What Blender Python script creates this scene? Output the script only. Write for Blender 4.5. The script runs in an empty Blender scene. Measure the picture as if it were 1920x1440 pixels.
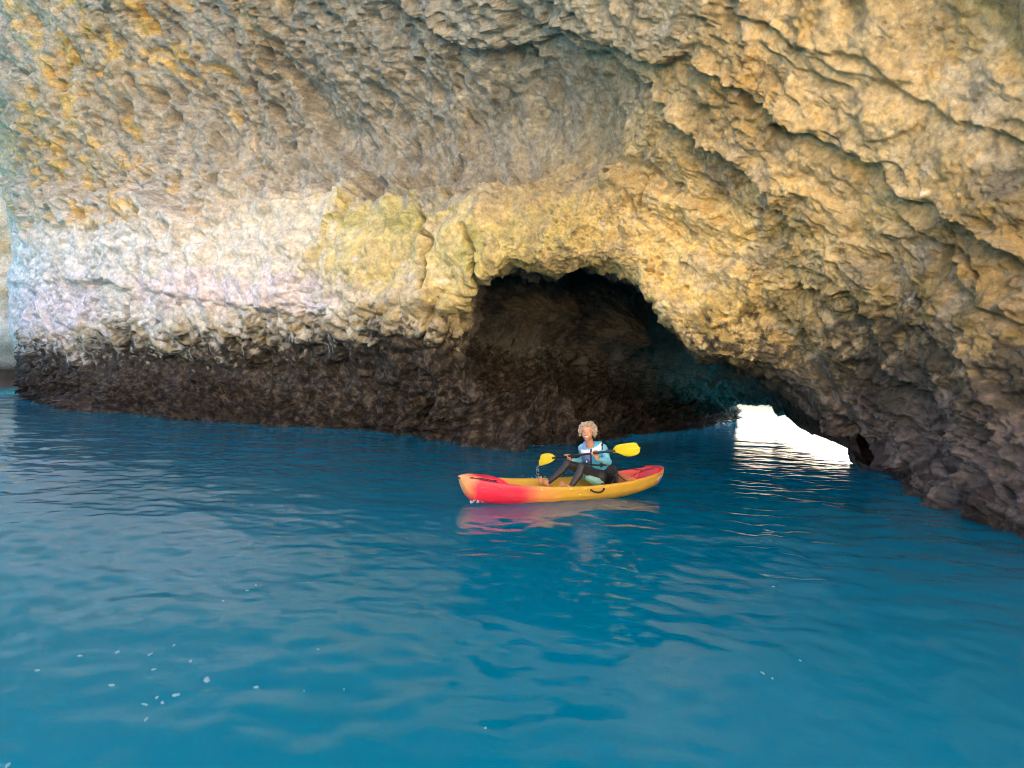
import bpy, bmesh, math, random
import numpy as np
from mathutils import Vector, Matrix

random.seed(7)
rng = np.random.default_rng(7)
scene = bpy.context.scene
col = scene.collection
R = math.radians

# ------------------------------------------------------------------ camera
W, H, F = 1920.0, 1440.0, 1048.0          # photograph size and focal length in its pixels
CAM = Vector((0.0, 0.0, 1.4))
pitch, roll = R(0.82), R(2.39)
fwd = Vector((0, math.cos(pitch), math.sin(pitch)))
r0 = Vector((1, 0, 0)); u0 = r0.cross(fwd)
rgt = r0 * math.cos(roll) + u0 * math.sin(roll)
upv = -r0 * math.sin(roll) + u0 * math.cos(roll)
cd = bpy.data.cameras.new('camera')
cd.sensor_width = 36.0; cd.lens = 36.0 * F / W
cd.clip_start = 0.05; cd.clip_end = 9000
cam = bpy.data.objects.new('camera', cd); col.objects.link(cam)
M4 = Matrix.Identity(4)
for i in range(3):
    M4[i][0] = rgt[i]; M4[i][1] = upv[i]; M4[i][2] = -fwd[i]; M4[i][3] = CAM[i]
cam.matrix_world = M4
scene.camera = cam

# ------------------------------------------------------------------ sky and sun
SUN_EL, SUN_AZ = R(46), R(22)              # sun stands beyond the headland, a little to the right
world = bpy.data.worlds.new('World'); scene.world = world; world.use_nodes = True
wn, wl = world.node_tree.nodes, world.node_tree.links
bg = wn['Background']
sky = wn.new('ShaderNodeTexSky'); sky.sky_type = 'NISHITA'; sky.sun_disc = False
sky.sun_elevation = SUN_EL; sky.sun_rotation = SUN_AZ
sky.air_density = 0.7; sky.dust_density = 8.0; sky.ozone_density = 0.3
wl.new(sky.outputs[0], bg.inputs[0]); bg.inputs[1].default_value = 0.15
sl = bpy.data.lights.new('sun', 'SUN'); sl.energy = 5.0; sl.angle = R(0.53); sl.color = (1.0, 0.95, 0.86)
so = bpy.data.objects.new('sun', sl); col.objects.link(so)
sdir = Vector((math.sin(SUN_AZ) * math.cos(SUN_EL), math.cos(SUN_AZ) * math.cos(SUN_EL), math.sin(SUN_EL)))
so.rotation_euler = (-sdir).to_track_quat('-Z', 'Y').to_euler(); so.location = (0, 0, 40)

# ------------------------------------------------------------------ exposure and render settings
vs = scene.view_settings
vs.view_transform = 'Standard'; vs.look = 'None'; vs.gamma = 1.0; vs.use_curve_mapping = False
vs.exposure = 2.85
cy = scene.cycles
cy.use_denoising = True; cy.filter_width = 0.9
cy.max_bounces = 8; cy.diffuse_bounces = 4; cy.glossy_bounces = 4; cy.transmission_bounces = 4
cy.caustics_reflective = False; cy.caustics_refractive = False
cy.sample_clamp_indirect = 6.0

# ------------------------------------------------------------------ helpers
def ray(px, py):
    return fwd + rgt * ((px - W / 2) / F) + upv * ((H / 2 - py) / F)
def at(px, py, y):                          # the point seen at that pixel that lies y metres ahead
    d = ray(px, py); return CAM + d * ((y - CAM.y) / d.y)
def onwater(px, py, z=0.0):
    d = ray(px, py); return CAM + d * ((z - CAM.z) / d.z)

def tag(o, label=None, cat=None, group=None, kind=None):
    if label: o['label'] = label
    if cat: o['category'] = cat
    if group: o['group'] = group
    if kind: o['kind'] = kind
    return o

def mesh_np(name, V, Fq, mats=(), parent=None, smooth=True, mi=None):
    me = bpy.data.meshes.new(name)
    V = np.asarray(V, np.float32); Fq = np.asarray(Fq, np.int32)
    n = Fq.shape[1]
    me.vertices.add(len(V)); me.vertices.foreach_set('co', V.ravel())
    me.loops.add(Fq.size); me.loops.foreach_set('vertex_index', Fq.ravel())
    me.polygons.add(len(Fq))
    me.polygons.foreach_set('loop_start', np.arange(0, Fq.size, n, dtype=np.int32))
    for m in mats: me.materials.append(m)
    if mi is not None: me.polygons.foreach_set('material_index', np.asarray(mi, np.int32))
    if smooth: me.polygons.foreach_set('use_smooth', np.ones(len(Fq), bool))
    me.update(calc_edges=True)
    o = bpy.data.objects.new(name, me); col.objects.link(o)
    if parent: o.parent = parent
    return o

def mesh_bm(name, bm, mats=(), parent=None, smooth=True):
    me = bpy.data.meshes.new(name)
    bmesh.ops.recalc_face_normals(bm, faces=bm.faces)
    bm.to_mesh(me); bm.free()
    for m in mats: me.materials.append(m)
    if smooth:
        for p in me.polygons: p.use_smooth = True
    o = bpy.data.objects.new(name, me); col.objects.link(o)
    if parent: o.parent = parent
    return o

def tube(bm, pts, rad, n=8, cap=True):
    pts = [Vector(p) for p in pts]
    if not hasattr(rad, '__len__'): rad = [rad] * len(pts)
    rings = []
    for i, p in enumerate(pts):
        t = (pts[min(i + 1, len(pts) - 1)] - pts[max(i - 1, 0)]).normalized()
        a = Vector((0, 0, 1)) if abs(t.z) < 0.9 else Vector((1, 0, 0))
        u = t.cross(a).normalized(); v = t.cross(u)
        rings.append([bm.verts.new(p + (u * math.cos(k * 2 * math.pi / n) + v * math.sin(k * 2 * math.pi / n)) * rad[i]) for k in range(n)])
    for a, b in zip(rings, rings[1:]):
        for k in range(n):
            bm.faces.new((a[k], a[(k + 1) % n], b[(k + 1) % n], b[k]))
    if cap:
        bm.faces.new(rings[0][::-1]); bm.faces.new(rings[-1])

# --- noise in numpy
_perm = rng.permutation(256).astype(np.int32); _perm = np.concatenate([_perm, _perm, _perm])
_g = rng.normal(size=(256, 3)).astype(np.float32); _g /= np.linalg.norm(_g, axis=1, keepdims=True)
_gx, _gy, _gz = (np.ascontiguousarray(_g[:, k]) for k in range(3))
_rnd = rng.random((256, 3)).astype(np.float32)
def _h(ix, iy, iz): return _perm[_perm[_perm[ix & 255] + (iy & 255)] + (iz & 255)]
from concurrent.futures import ThreadPoolExecutor
_pool = ThreadPoolExecutor(4)
def chunked(fn):
    def run(P, *a, **k):
        P = np.asarray(P, np.float32); n = len(P)
        if n < 20000: return fn(P, *a, **k)
        parts = list(_pool.map(lambda i: fn(P[i:i + 16384], *a, **k), range(0, n, 16384)))
        return np.concatenate(parts) if not isinstance(parts[0], tuple) else tuple(np.concatenate(c) for c in zip(*parts))
    run.raw = fn
    return run
@chunked
def perlin(P, off=0.0):
    P = P + np.float32(off)
    I = np.floor(P); f = P - I; I = I.astype(np.int32) & 255
    w = f * f * f * (f * (f * 6 - 15) + 10)
    fx, fy, fz = f[:, 0].copy(), f[:, 1].copy(), f[:, 2].copy()
    wx, wy, wz = w[:, 0].copy(), w[:, 1].copy(), w[:, 2].copy()
    ix, iy, iz = I[:, 0].copy(), I[:, 1].copy(), I[:, 2].copy()
    acc = []
    for dx in (0, 1):
        hx = _perm[ix + dx]
        ay = []
        for dy in (0, 1):
            hy = _perm[hx + iy + dy]
            az = []
            for dz in (0, 1):
                h = _perm[hy + iz + dz]
                az.append(_gx[h] * (fx - dx) + _gy[h] * (fy - dy) + _gz[h] * (fz - dz))
            ay.append(az[0] + wz * (az[1] - az[0]))
        acc.append(ay[0] + wy * (ay[1] - ay[0]))
    return (acc[0] + wx * (acc[1] - acc[0])) * np.float32(1.5)
@chunked
def fbm(P, o=4, gain=0.5, off=0.0):
    s = 0; a = 1.0
    for k in range(o):
        s = s + a * perlin.raw(P * np.float32(2.03 ** k), off + 17.3 * k); a *= gain
    return s
@chunked
def ridged(P, o=4, gain=0.5, off=0.0):
    s = 0; a = 1.0
    for k in range(o):
        s = s + a * (1 - np.abs(perlin.raw(P * np.float32(2.07 ** k), off + 11.7 * k)) * 2); a *= gain
    return s
@chunked
def worley(P, off=0.0):
    P = P + np.float32(off)
    I = np.floor(P).astype(np.int32); f = (P - I).astype(np.float32)
    f1 = np.full(len(P), 9.0, np.float32); f2 = f1.copy()
    for dx in (-1, 0, 1):
        for dy in (-1, 0, 1):
            for dz in (-1, 0, 1):
                r = _rnd[_h(I[:, 0] + dx, I[:, 1] + dy, I[:, 2] + dz)]
                d = (r[:, 0] + dx - f[:, 0]) ** 2 + (r[:, 1] + dy - f[:, 1]) ** 2 + (r[:, 2] + dz - f[:, 2]) ** 2
                m = d < f1
                f2 = np.where(m, f1, np.minimum(f2, d)); f1 = np.where(m, d, f1)
    return np.sqrt(f1), np.sqrt(f2)
def sstep(a, b, x):
    t = np.clip((x - a) / (b - a), 0, 1); return t * t * (3 - 2 * t)

# --- materials
def mat(name, color, rough=0.6, **kw):
    m = bpy.data.materials.new(name); m.use_nodes = True
    b = m.node_tree.nodes['Principled BSDF']
    b.inputs['Base Color'].default_value = (*color, 1); b.inputs['Roughness'].default_value = rough
    for k, v in kw.items(): b.inputs[k.replace('_', ' ')].default_value = v
    return m
def worn(name, c1, c2, rough=0.6, scale=8.0, bump=0.0, bscale=60.0):
    m = mat(name, c1, rough); nt = m.node_tree; n, l = nt.nodes, nt.links
    b = n['Principled BSDF']; tc = n.new('ShaderNodeTexCoord')
    nz = n.new('ShaderNodeTexNoise'); nz.inputs['Scale'].default_value = scale; nz.inputs['Detail'].default_value = 5
    mx = n.new('ShaderNodeMix'); mx.data_type = 'RGBA'
    mx.inputs[6].default_value = (*c1, 1); mx.inputs[7].default_value = (*c2, 1)
    l.new(tc.outputs['Object'], nz.inputs['Vector']); l.new(nz.outputs[0], mx.inputs[0]); l.new(mx.outputs[2], b.inputs['Base Color'])
    if bump:
        nb = n.new('ShaderNodeTexNoise'); nb.inputs['Scale'].default_value = bscale; nb.inputs['Detail'].default_value = 3
        bp = n.new('ShaderNodeBump'); bp.inputs['Strength'].default_value = bump; bp.inputs['Distance'].default_value = 0.01
        l.new(tc.outputs['Object'], nb.inputs['Vector']); l.new(nb.outputs[0], bp.inputs['Height']); l.new(bp.outputs[0], b.inputs['Normal'])
    return m

def rock_material(name):
    m = mat(name, (0.4, 0.3, 0.2), 0.85); nt = m.node_tree; n, l = nt.nodes, nt.links
    b = n['Principled BSDF']; b.inputs['Specular IOR Level'].default_value = 0.2
    at_ = n.new('ShaderNodeVertexColor'); at_.layer_name = 'stone'
    tc = n.new('ShaderNodeTexCoord')
    def noise(sc, det, rgh=0.6):
        z = n.new('ShaderNodeTexNoise'); z.inputs['Scale'].default_value = sc; z.inputs['Detail'].default_value = det
        z.inputs['Roughness'].default_value = rgh; l.new(tc.outputs['Object'], z.inputs['Vector']); return z
    n1 = noise(2.2, 5, 0.6); n2 = noise(7.5, 10, 0.80)
    mr = n.new('ShaderNodeMapRange'); mr.inputs[1].default_value = 0.3; mr.inputs[2].default_value = 0.7
    mr.inputs[3].default_value = 0.80; mr.inputs[4].default_value = 1.17
    l.new(n1.outputs[0], mr.inputs[0])
    mr2 = n.new('ShaderNodeMapRange'); mr2.inputs[1].default_value = 0.34; mr2.inputs[2].default_value = 0.62
    mr2.inputs[3].default_value = 0.5; mr2.inputs[4].default_value = 1.22
    l.new(n2.outputs[0], mr2.inputs[0])
    mul = n.new('ShaderNodeMath'); mul.operation = 'MULTIPLY'
    l.new(mr.outputs[0], mul.inputs[0]); l.new(mr2.outputs[0], mul.inputs[1])
    vm = n.new('ShaderNodeVectorMath'); vm.operation = 'SCALE'
    l.new(at_.outputs[0], vm.inputs[0]); l.new(mul.outputs[0], vm.inputs['Scale']); 
    td = n.new('ShaderNodeVertexColor'); td.layer_name = 'tide'            # barnacles, weed and bare crust of the tide zone
    nt_ = noise(5.0, 9, 0.72); cr = n.new('ShaderNodeValToRGB'); e = cr.color_ramp.elements
    e[0].position = 0.40; e[0].color = (.010, .009, .009, 1); e[1].position = 0.76; e[1].color = (.36, .31, .23, 1)
    for p_, c_ in ((0.49, (.030, .026, .024, 1)), (0.55, (.085, .070, .060, 1)), (0.61, (.13, .105, .08, 1))):
        q_ = e.new(p_); q_.color = c_
    l.new(nt_.outputs[0], cr.inputs[0])
    tf = n.new('ShaderNodeMath'); tf.operation = 'MULTIPLY'; tf.inputs[1].default_value = 0.8; l.new(td.outputs[0], tf.inputs[0])
    mt = n.new('ShaderNodeMix'); mt.data_type = 'RGBA'; l.new(tf.outputs[0], mt.inputs[0]); l.new(vm.outputs[0], mt.inputs[6]); l.new(cr.outputs[0], mt.inputs[7])
    l.new(mt.outputs[2], b.inputs['Base Color'])
    sz = n.new('ShaderNodeSeparateXYZ'); l.new(tc.outputs['Object'], sz.inputs[0])
    mw = n.new('ShaderNodeMapRange'); mw.inputs[1].default_value = 0.15; mw.inputs[2].default_value = 0.75; mw.inputs[3].default_value = 0.28; mw.inputs[4].default_value = 0.88
    l.new(sz.outputs[2], mw.inputs[0]); l.new(mw.outputs[0], b.inputs['Roughness'])
    # fine relief: pocked limestone grain
    vo = n.new('ShaderNodeTexVoronoi'); vo.inputs['Scale'].default_value = 11
    l.new(tc.outputs['Object'], vo.inputs['Vector'])
    n3 = noise(6.5, 11, 0.74)
    ad = n.new('ShaderNodeMath'); ad.operation = 'MULTIPLY_ADD'; ad.inputs[1].default_value = 0.22
    l.new(vo.outputs['Distance'], ad.inputs[0]); l.new(n3.outputs[0], ad.inputs[2])
    bp = n.new('ShaderNodeBump'); bp.inputs['Distance'].default_value = 0.17
    ms = n.new('ShaderNodeMath'); ms.operation = 'MULTIPLY'; ms.inputs[1].default_value = 0.85; l.new(at_.outputs['Alpha'], ms.inputs[0]); l.new(ms.outputs[0], bp.inputs['Strength'])
    l.new(ad.outputs[0], bp.inputs['Height']); l.new(bp.outputs[0], b.inputs['Normal'])
    return m
M_ROCK = rock_material('limestone')

# ------------------------------------------------------------------ the sea cliff with its cave: rings of points round the mouth
# every ring runs from the left waterline over the top to the right waterline; w = on the water
w = None
RINGS = [
 # name, grid rows to the next ring, points (pixel x, pixel y, metres ahead) or ('xyz', ...)
 ('roof', 8,  [(-14,60,0),(-14,60,4),(-14,60,10),(-14,58,18),(-14,50,22),(0,45,24),(12,40,23),(20,30,20),(24,16,16),(24,5,9),(22,-2,0)], True),
 ('brow', 26, [(-24,45,0),(-24,45,3),(-24,45,9),(-24,43,13),(-20,26,15),(-6,14,14),(3,9,13),(9,7,12),(13,4,10),(13,-1,7),(12,-4,0)], True),
 ('turn', 46, [(94,742,w),(88,690,33),(74,590,32),(70,400,31),(-60,-150,25),(400,-600,10.5),(1150,-650,6.8),(1900,-400,5.4),(2400,100,4.8),(3000,650,3.6),(3300,1400,w)], False),
 ('edge', 140,[(76,752,w),(60,690,25.5),(42,590,24.5),(40,400,23.5),(5,60,20.5),(500,-250,12.2),(1150,-250,8.2),(1750,0,6.8),(2050,300,6.0),(2250,700,5.4),(2300,1200,w)], False),
 ('outer',190,[(230,778,w),(225,690,20.9),(215,590,19.2),(200,420,18.8),(280,180,17.6),(700,10,13.8),(1200,20,9.2),(1600,220,7.8),(1850,450,7),(2000,760,6.2),(2020,1060,w)], False),
 ('mid', 170, [(540,800,w),(530,700,18.2),(520,590,16.2),(540,430,15.8),(680,280,15.4),(930,200,13.2),(1200,240,10.4),(1450,420,9.4),(1650,560,8.4),(1850,780,7.2),(1890,1000,w)], False),
 ('near', 120,[(800,822,w),(790,720,15.0),(780,620,13.5),(810,500,13.1),(900,430,12.4),(1050,410,11.8),(1200,430,11.2),(1370,570,10.6),(1530,650,10.1),(1720,800,8.9),(1800,965,w)], False),
 ('mouth',60, [(938,842,w),(912,770,14.3),(876,665,14.6),(882,578,14.0),(926,500,13.1),(1055,512,12.7),(1170,510,12.1),(1300,658,11.6),(1450,700,11.2),(1640,820,10.2),(1730,932,w)], False),
 ('in1', 110, [(1010,832,w),(960,780,16.5),(910,690,17.5),(900,570,18),(950,490,17.5),(1060,470,17),(1240,520,16.5),(1420,670,14.5),(1530,760,13.0),(1660,850,10.8),(1690,915,w)], False),
 ('in2', 70,  [(1170,815,w),(1140,770,21.5),(1120,700,22),(1130,620,22),(1180,560,22),(1260,560,22),(1350,630,20.5),(1440,710,18.5),(1510,765,16),(1622,836,13.0),(1664,902,w)], False),
 ('in3', 50,  [(1300,800,w),(1285,770,29.5),(1285,735,30),(1300,700,30),(1335,680,29),(1380,685,27.5),(1420,705,25),(1452,740,22),(1500,785,18.5),(1612,830,14.2),(1642,890,w)], False),
 ('exit', 16, [(1366,790,w),(1354,776,37.5),(1364,760,37),(1386,748,36),(1410,742,34.5),(1440,739,33),(1466,745,30),(1490,778,25),(1526,800,20),(1608,834,15),(1626,880,w)], False),
 ('back', 8,  [(15.6,40,0),(15.3,39.6,2.5),(15.3,39,6),(15.4,38,8),(15.8,36.5,9),(16,35,9.5),(15.6,32,9),(14.4,27,8),(12.4,22,6.5),(10.4,16.8,4),(9.6,14.7,0)], True),
 ('back2', 0, [(13,50,0),(12,50,3),(11,49,8),(11,47,15),(13,44,20),(17,40,21),(21,35,20),(24,28,18),(24,21,14),(21,17,8),(19,15,0)], True),
]
NC = 13
ctrl = np.zeros((len(RINGS), NC, 3))
rows = []
for i, (nm, nr, pts, isw) in enumerate(RINGS):
    rows.append(nr)
    for j, p in enumerate(pts):
        if isw: q = Vector(p)
        elif p[2] is None: q = onwater(p[0], p[1])
        else: q = at(*p)
        ctrl[i, j + 1] = q
    a, b2 = ctrl[i, 1], ctrl[i, 2]
    ctrl[i, 0] = (ctrl[i, 1][0], ctrl[i, 1][1], -2.0)
    ctrl[i, 12] = (ctrl[i, 11][0], ctrl[i, 11][1], -2.0)
I_MOUTH = [r[0] for r in RINGS].index('mouth')
CSEG = [16, 70, 90, 110, 130, 140, 130, 130, 110, 100, 80, 16]     # columns between neighbouring points of a ring

def catmull(C, segs):                       # along axis 0
    n = len(C)
    Cp = np.concatenate([[2 * C[0] - C[1]], C, [2 * C[-1] - C[-2]]])
    out, prm = [], []
    for i in range(n - 1):
        p0, p1, p2, p3 = Cp[i], Cp[i + 1], Cp[i + 2], Cp[i + 3]
        for k in range(segs[i]):
            t = k / segs[i]
            out.append(0.5 * ((2 * p1) + (-p0 + p2) * t + (2 * p0 - 5 * p1 + 4 * p2 - p3) * t * t + (-p0 + 3 * p1 - 3 * p2 + p3) * t ** 3))
            prm.append(i + t)
    out.append(C[-1]); prm.append(n - 1.0)
    return np.array(out), np.array(prm)
G, tr = catmull(ctrl, rows)
G, tc_ = catmull(G.transpose(1, 0, 2), CSEG)
G = np.ascontiguousarray(G.transpose(1, 0, 2))              # rows x columns x 3
NR_, NCc = G.shape[:2]
gu = np.gradient(G, axis=0); gv = np.gradient(G, axis=1)
Nn = np.cross(gu, gv); Nn /= np.linalg.norm(Nn, axis=2, keepdims=True) + 1e-9
# make normals face the air
mid = (I_MOUTH - 2.0)
k0 = np.argmin(np.abs(tr - mid)); k1 = NCc // 2
if np.dot(Nn[k0, k1], np.array(CAM) - G[k0, k1]) < 0: Nn = -Nn
Pw = G.reshape(-1, 3).astype(np.float32); Nw = Nn.reshape(-1, 3).astype(np.float32)
T = np.repeat(tr, NCc).astype(np.float32); TH = np.tile(tc_, NR_).astype(np.float32)
# where each point of the smooth rock lies in the photograph: used to place ledges, cracks and stains on the rock
rel = Pw - np.array(CAM, np.float32)
dz = rel @ np.array(fwd, np.float32); dz = np.maximum(dz, 0.5)
U = W / 2 + F * (rel @ np.array(rgt, np.float32)) / dz
Vv = H / 2 - F * (rel @ np.array(upv, np.float32)) / dz
front = (1 - sstep(I_MOUTH - 0.15, I_MOUTH + 0.1, T)) * sstep(2.2, 3.0, T)
inner = sstep(I_MOUTH - 0.1, I_MOUTH + 0.5, T)
Zw = Pw[:, 2]

def blob(u, v, ru, rv): return np.exp(-((U - u) / ru) ** 2 - ((Vv - v) / rv) ** 2)
warp = np.stack([fbm(Pw * 0.5, 3, off=3.1), fbm(Pw * 0.5, 3, off=40.2), fbm(Pw * 0.5, 3, off=77.7)], 1)
Uw = U + 60 * fbm(Pw * 0.9, 4, off=5.5); Vw = Vv + 40 * fbm(Pw * 0.9, 4, off=61.5)

rightside = sstep(1050, 1350, U + (Vv - 300) * 0.3) * front
left_low = (1 - sstep(850, 1050, U)) * sstep(330, 380, Vw) * front
alcove = (1 - sstep(950, 1250, U + Vv * 0.6)) * (1 - sstep(300, 350, Vw)) * front
honey = (1 - sstep(330, 560, U + 0.3 * (Vv - 200))) * (1 - sstep(380, 470, Vv)) * front
rlow = sstep(7.5, 9.0, TH)
band = (1 - 0.7 * rlow) * (1 - sstep(0.7, 1.6, Zw + 0.55 * fbm(Pw * 0.8, 4, off=9.1)))          # tide zone, rough with barnacles and weed

D = np.zeros(len(Pw), np.float32)
# large swells
D += 0.30 * fbm(Pw * 0.22, 2, off=1.0) * (0.4 + 0.6 * front)
D += 0.24 * fbm(Pw * 0.55 + warp * 0.4, 3, off=2.0) * (1 - 0.2 * left_low)
D += 0.16 * left_low * fbm(Pw * np.array([0.9, 0.9, 0.28], np.float32), 3, 0.5, off=6.0)
# strata on the right: bedding dips to the lower right
dip = R(24)
e1 = np.array([math.cos(dip), 0.25, -math.sin(dip)], np.float32); e1 /= np.linalg.norm(e1)
e3 = np.array([math.sin(dip), 0, math.cos(dip)], np.float32)
e2 = np.cross(e3, e1)
S = np.stack([Pw @ e1 * 0.45, Pw @ e2 * 0.8, Pw @ e3 * 1.5], 1) + warp * 0.5
rs = ridged(S * 1.1, 4, 0.55, off=12.0)
rough2 = 1 - rightside * (1 - (0.35 + 0.65 * sstep(-0.15, 0.3, fbm(Pw * 0.5 + warp * 0.3, 3, off=301.0))))
D += rightside * rough2 * (0.08 * (rs - 1.0))
st = fbm(S * 0.75, 3, off=31.0) * 2.2
stp = np.floor(st) + sstep(0.35, 0.65, st - np.floor(st))
D += rightside * 0.075 * stp
# general crags
rg = ridged(Pw * 1.5 + warp * 0.5, 4, 0.55, off=21.0)
D += 0.07 * rough2 * (rg - 1.0) * (1 - 0.75 * left_low)
lump = fbm(Pw * 2.3 + warp, 4, 0.6, off=25.0)
D += 0.07 * rough2 * lump * (1 - 0.7 * left_low)
# left half: sharp-crested swells on the pale wall, streaked hollows in the alcove above
smoothness = sstep(-0.25, 0.35, fbm(Pw * 0.33, 3, off=57.0))
bil = np.abs(perlin(Pw * 1.3 + warp * 0.7, 58.0)) * 2 - 0.5
bil2 = np.abs(perlin(Pw * 2.9 + warp * 0.9, 59.0)) * 2 - 0.5
D += left_low * (0.17 * bil + (0.045 + 0.06 * smoothness) * bil2)
dp2 = R(38)
A1 = np.array([math.cos(dp2), 0.1, -math.sin(dp2)], np.float32); A3 = np.array([math.sin(dp2), 0, math.cos(dp2)], np.float32); A2 = np.cross(A3, A1)
Sa = np.stack([Pw @ A1 * 0.4, Pw @ A2 * 0.9, Pw @ A3 * 1.2], 1) + warp * 0.5
upl = np.clip(alcove + honey, 0, 1)
D += upl * (0.30 * fbm(Sa * 0.6, 3, 0.5, off=62.0) + 0.10 * (ridged(Sa * 1.6, 3, 0.55, off=63.0) - 1))
# the alcove is scooped out above the bench
D -= (1 - sstep(900, 1250, U)) * sstep(150, 420, U) * front * 0.9 * np.exp(-((Vw - 235) / 95) ** 2) * (1 - sstep(325, 350, Vw))
# tafoni pits
f1, f2 = worley(Pw * 1.7 + warp * 0.6, 4.0)
pit = np.clip(0.55 - f1, 0, 1); hole = 1 - sstep(0.20, 0.42, f1 + 0.10 * perlin(Pw * 4.0, 45.0))
D -= 0.40 * hole * np.clip(honey + 0.5 * alcove + 0.25 * left_low * smoothness, 0, 1) * sstep(-0.35, 0.1, fbm(Pw * 0.5, 2, off=51.0))
D -= (0.30 * honey + 0.20 * alcove + 0.15 * left_low + 0.06) * pit * sstep(-0.5, 0.3, fbm(Pw * 0.35, 2, off=50.0))
f1b, f2b = worley(Pw * 4.2 + warp * 0.5, 8.0)
pitb = np.clip(0.5 - f1b, 0, 1); holeb = 1 - sstep(0.22, 0.44, f1b)
D -= 0.18 * holeb * np.clip(honey + 0.7 * alcove + 0.2 * left_low * smoothness, 0, 1) * sstep(-0.3, 0.2, fbm(Pw * 0.7, 2, off=54.0))
D -= (0.12 * honey + 0.12 * alcove + 0.08) * pitb * sstep(-0.3, 0.35, fbm(Pw * 0.8, 2, off=53.0))
# tide zone crags
crag = ridged(Pw * 1.2 + warp * 0.8, 5, 0.6, off=33.0) - 1.0
f1c, f2c = worley(Pw * 1.3 + warp * 0.9, 14.0)
D += 1.35 * band * (0.24 * crag + 0.34 * fbm(Pw * 0.9, 3, off=90.0) + 0.62 * np.clip(0.6 - f1c, -0.3, 1) + 0.26 * np.clip(0.5 - f1b, -0.25, 1) - 0.35 * pit)
D += inner * (0.28 * fbm(Pw * 0.5 + warp, 4, 0.55, off=35.0) + 0.16 * crag)

# named ledges and cracks of this rock
def poly_dist(pts):
    best = np.full(len(Pw), 1e9, np.float32); side = np.zeros(len(Pw), np.float32)
    for (x0, y0), (x1, y1) in zip(pts, pts[1:]):
        dx, dy = x1 - x0, y1 - y0; L2 = dx * dx + dy * dy
        t = np.clip(((Uw_ - x0) * dx + (Vw_ - y0) * dy) / L2, 0, 1)
        ex, ey = Uw_ - x0 - t * dx, Vw_ - y0 - t * dy
        d = np.hypot(ex, ey); sg = np.sign(dx * ey - dy * ex)
        m = d < best; best = np.where(m, d, best); side = np.where(m, sg, side)
    return best, side
Uw_ = U + 8 * fbm(Pw * 1.6, 3, 0.6, off=64.0) + 5 * fbm(Pw * 6.0, 3, 0.7, off=65.0); Vw_ = Vv + 8 * fbm(Pw * 1.6, 3, 0.6, off=68.0) + 5 * fbm(Pw * 6.0, 3, 0.7, off=69.0)
def ledge(pts, h, wid, edge=5.0, sgn=1):    # rock on the lower-left (sgn=1) of the line drops back behind the upper part
    global D
    b, s = poly_dist(pts); sd = b * s * sgn
    x0, y0 = pts[0]; x1, y1 = pts[-1]
    prof = sstep(-edge, edge, sd) * np.exp(-np.maximum(sd, 0) / wid) * np.where(b < 6 * wid, 1, 0)
    lip = np.exp(-((sd + edge * 1.5) / (edge * 2.5)) ** 2)
    D += front * (-h * prof + 0.22 * h * lip)
def crack(pts, h, wid):
    global D
    b, s = poly_dist(pts)
    D -= front * h * np.exp(-(b / wid) ** 2)
ledge([(780,20),(857,77),(937,98),(1028,87),(1083,109),(1148,128),(1185,153),(1229,190),(1261,233),(1320,277),(1400,328),(1440,380)], 0.26, 60, 6)
ledge([(1000,40),(1060,60),(1170,102),(1240,117),(1289,106),(1340,131),(1395,164),(1424,197),(1490,241),(1585,288),(1650,313),(1698,372),(1760,376),(1830,430),(1930,490)], 0.27, 45, 5)
ledge([(1220,182),(1256,237),(1290,270),(1340,292),(1395,343),(1420,350)], 0.20, 30, 5)
ledge([(1245,445),(1300,485),(1355,510),(1400,520)], 0.25, 40, 5, -1)
ledge([(1508,547),(1548,558),(1596,555),(1606,584),(1640,620)], 0.2, 30, 4)
ledge([(1400,30),(1500,90),(1620,110),(1700,170),(1800,230),(1920,260)], 0.13, 35, 5)
ledge([(1700,420),(1780,470),(1850,560),(1930,610)], 0.15, 35, 5)
ledge([(1450,600),(1560,660),(1700,700),(1800,760),(1920,830)], 0.12, 40, 6)
ledge([(-20,330),(80,350),(190,350),(280,362),(335,400),(420,380),(620,345),(700,332),(830,332),(960,343),(1070,317),(1130,310),(1175,335),(1240,365),(1300,400)], 0.42, 90, 9, -1)
ledge([(545,190),(570,250),(620,285),(668,300),(650,335)], 0.6, 75, 13, -1)
ledge([(60,530),(170,525),(232,548),(300,552),(420,575),(560,590)], 0.14, 40, 7)
Uw_ = U + 4 * fbm(Pw * 3.0, 4, 0.65, off=64.0); Vw_ = Vv + 4 * fbm(Pw * 3.0, 4, 0.65, off=68.0)
crack([(232,545),(222,600),(226,640),(240,700),(250,760)], 0.9, 4.5)
ledge([(150,528),(190,525),(225,545),(228,640)], 0.12, 60, 4, 1)
crack([(150,535),(190,528),(228,545)], 0.25, 4)
crack([(770,372),(782,400),(772,425),(800,440),(786,480),(795,540)], 0.4, 3.5)
crack([(868,425),(888,470),(892,530),(870,600)], 0.4, 4)
crack([(366,395),(350,440),(330,470)], 0.15, 4)
crack([(250,352),(290,370),(312,395)], 0.2, 4)
crack([(1170,360),(1180,400),(1200,420)], 0.15, 5)
D += inner * (1.6 * blob(1010, 565, 65, 65) + 1.5 * blob(1150, 600, 45, 60) - 0.8 * blob(1085, 560, 20, 70) + 0.5 * blob(1000, 760, 40, 80) - 0.4 * blob(1060, 780, 20, 60) + 0.5 * blob(1110, 760, 30, 70))
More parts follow.
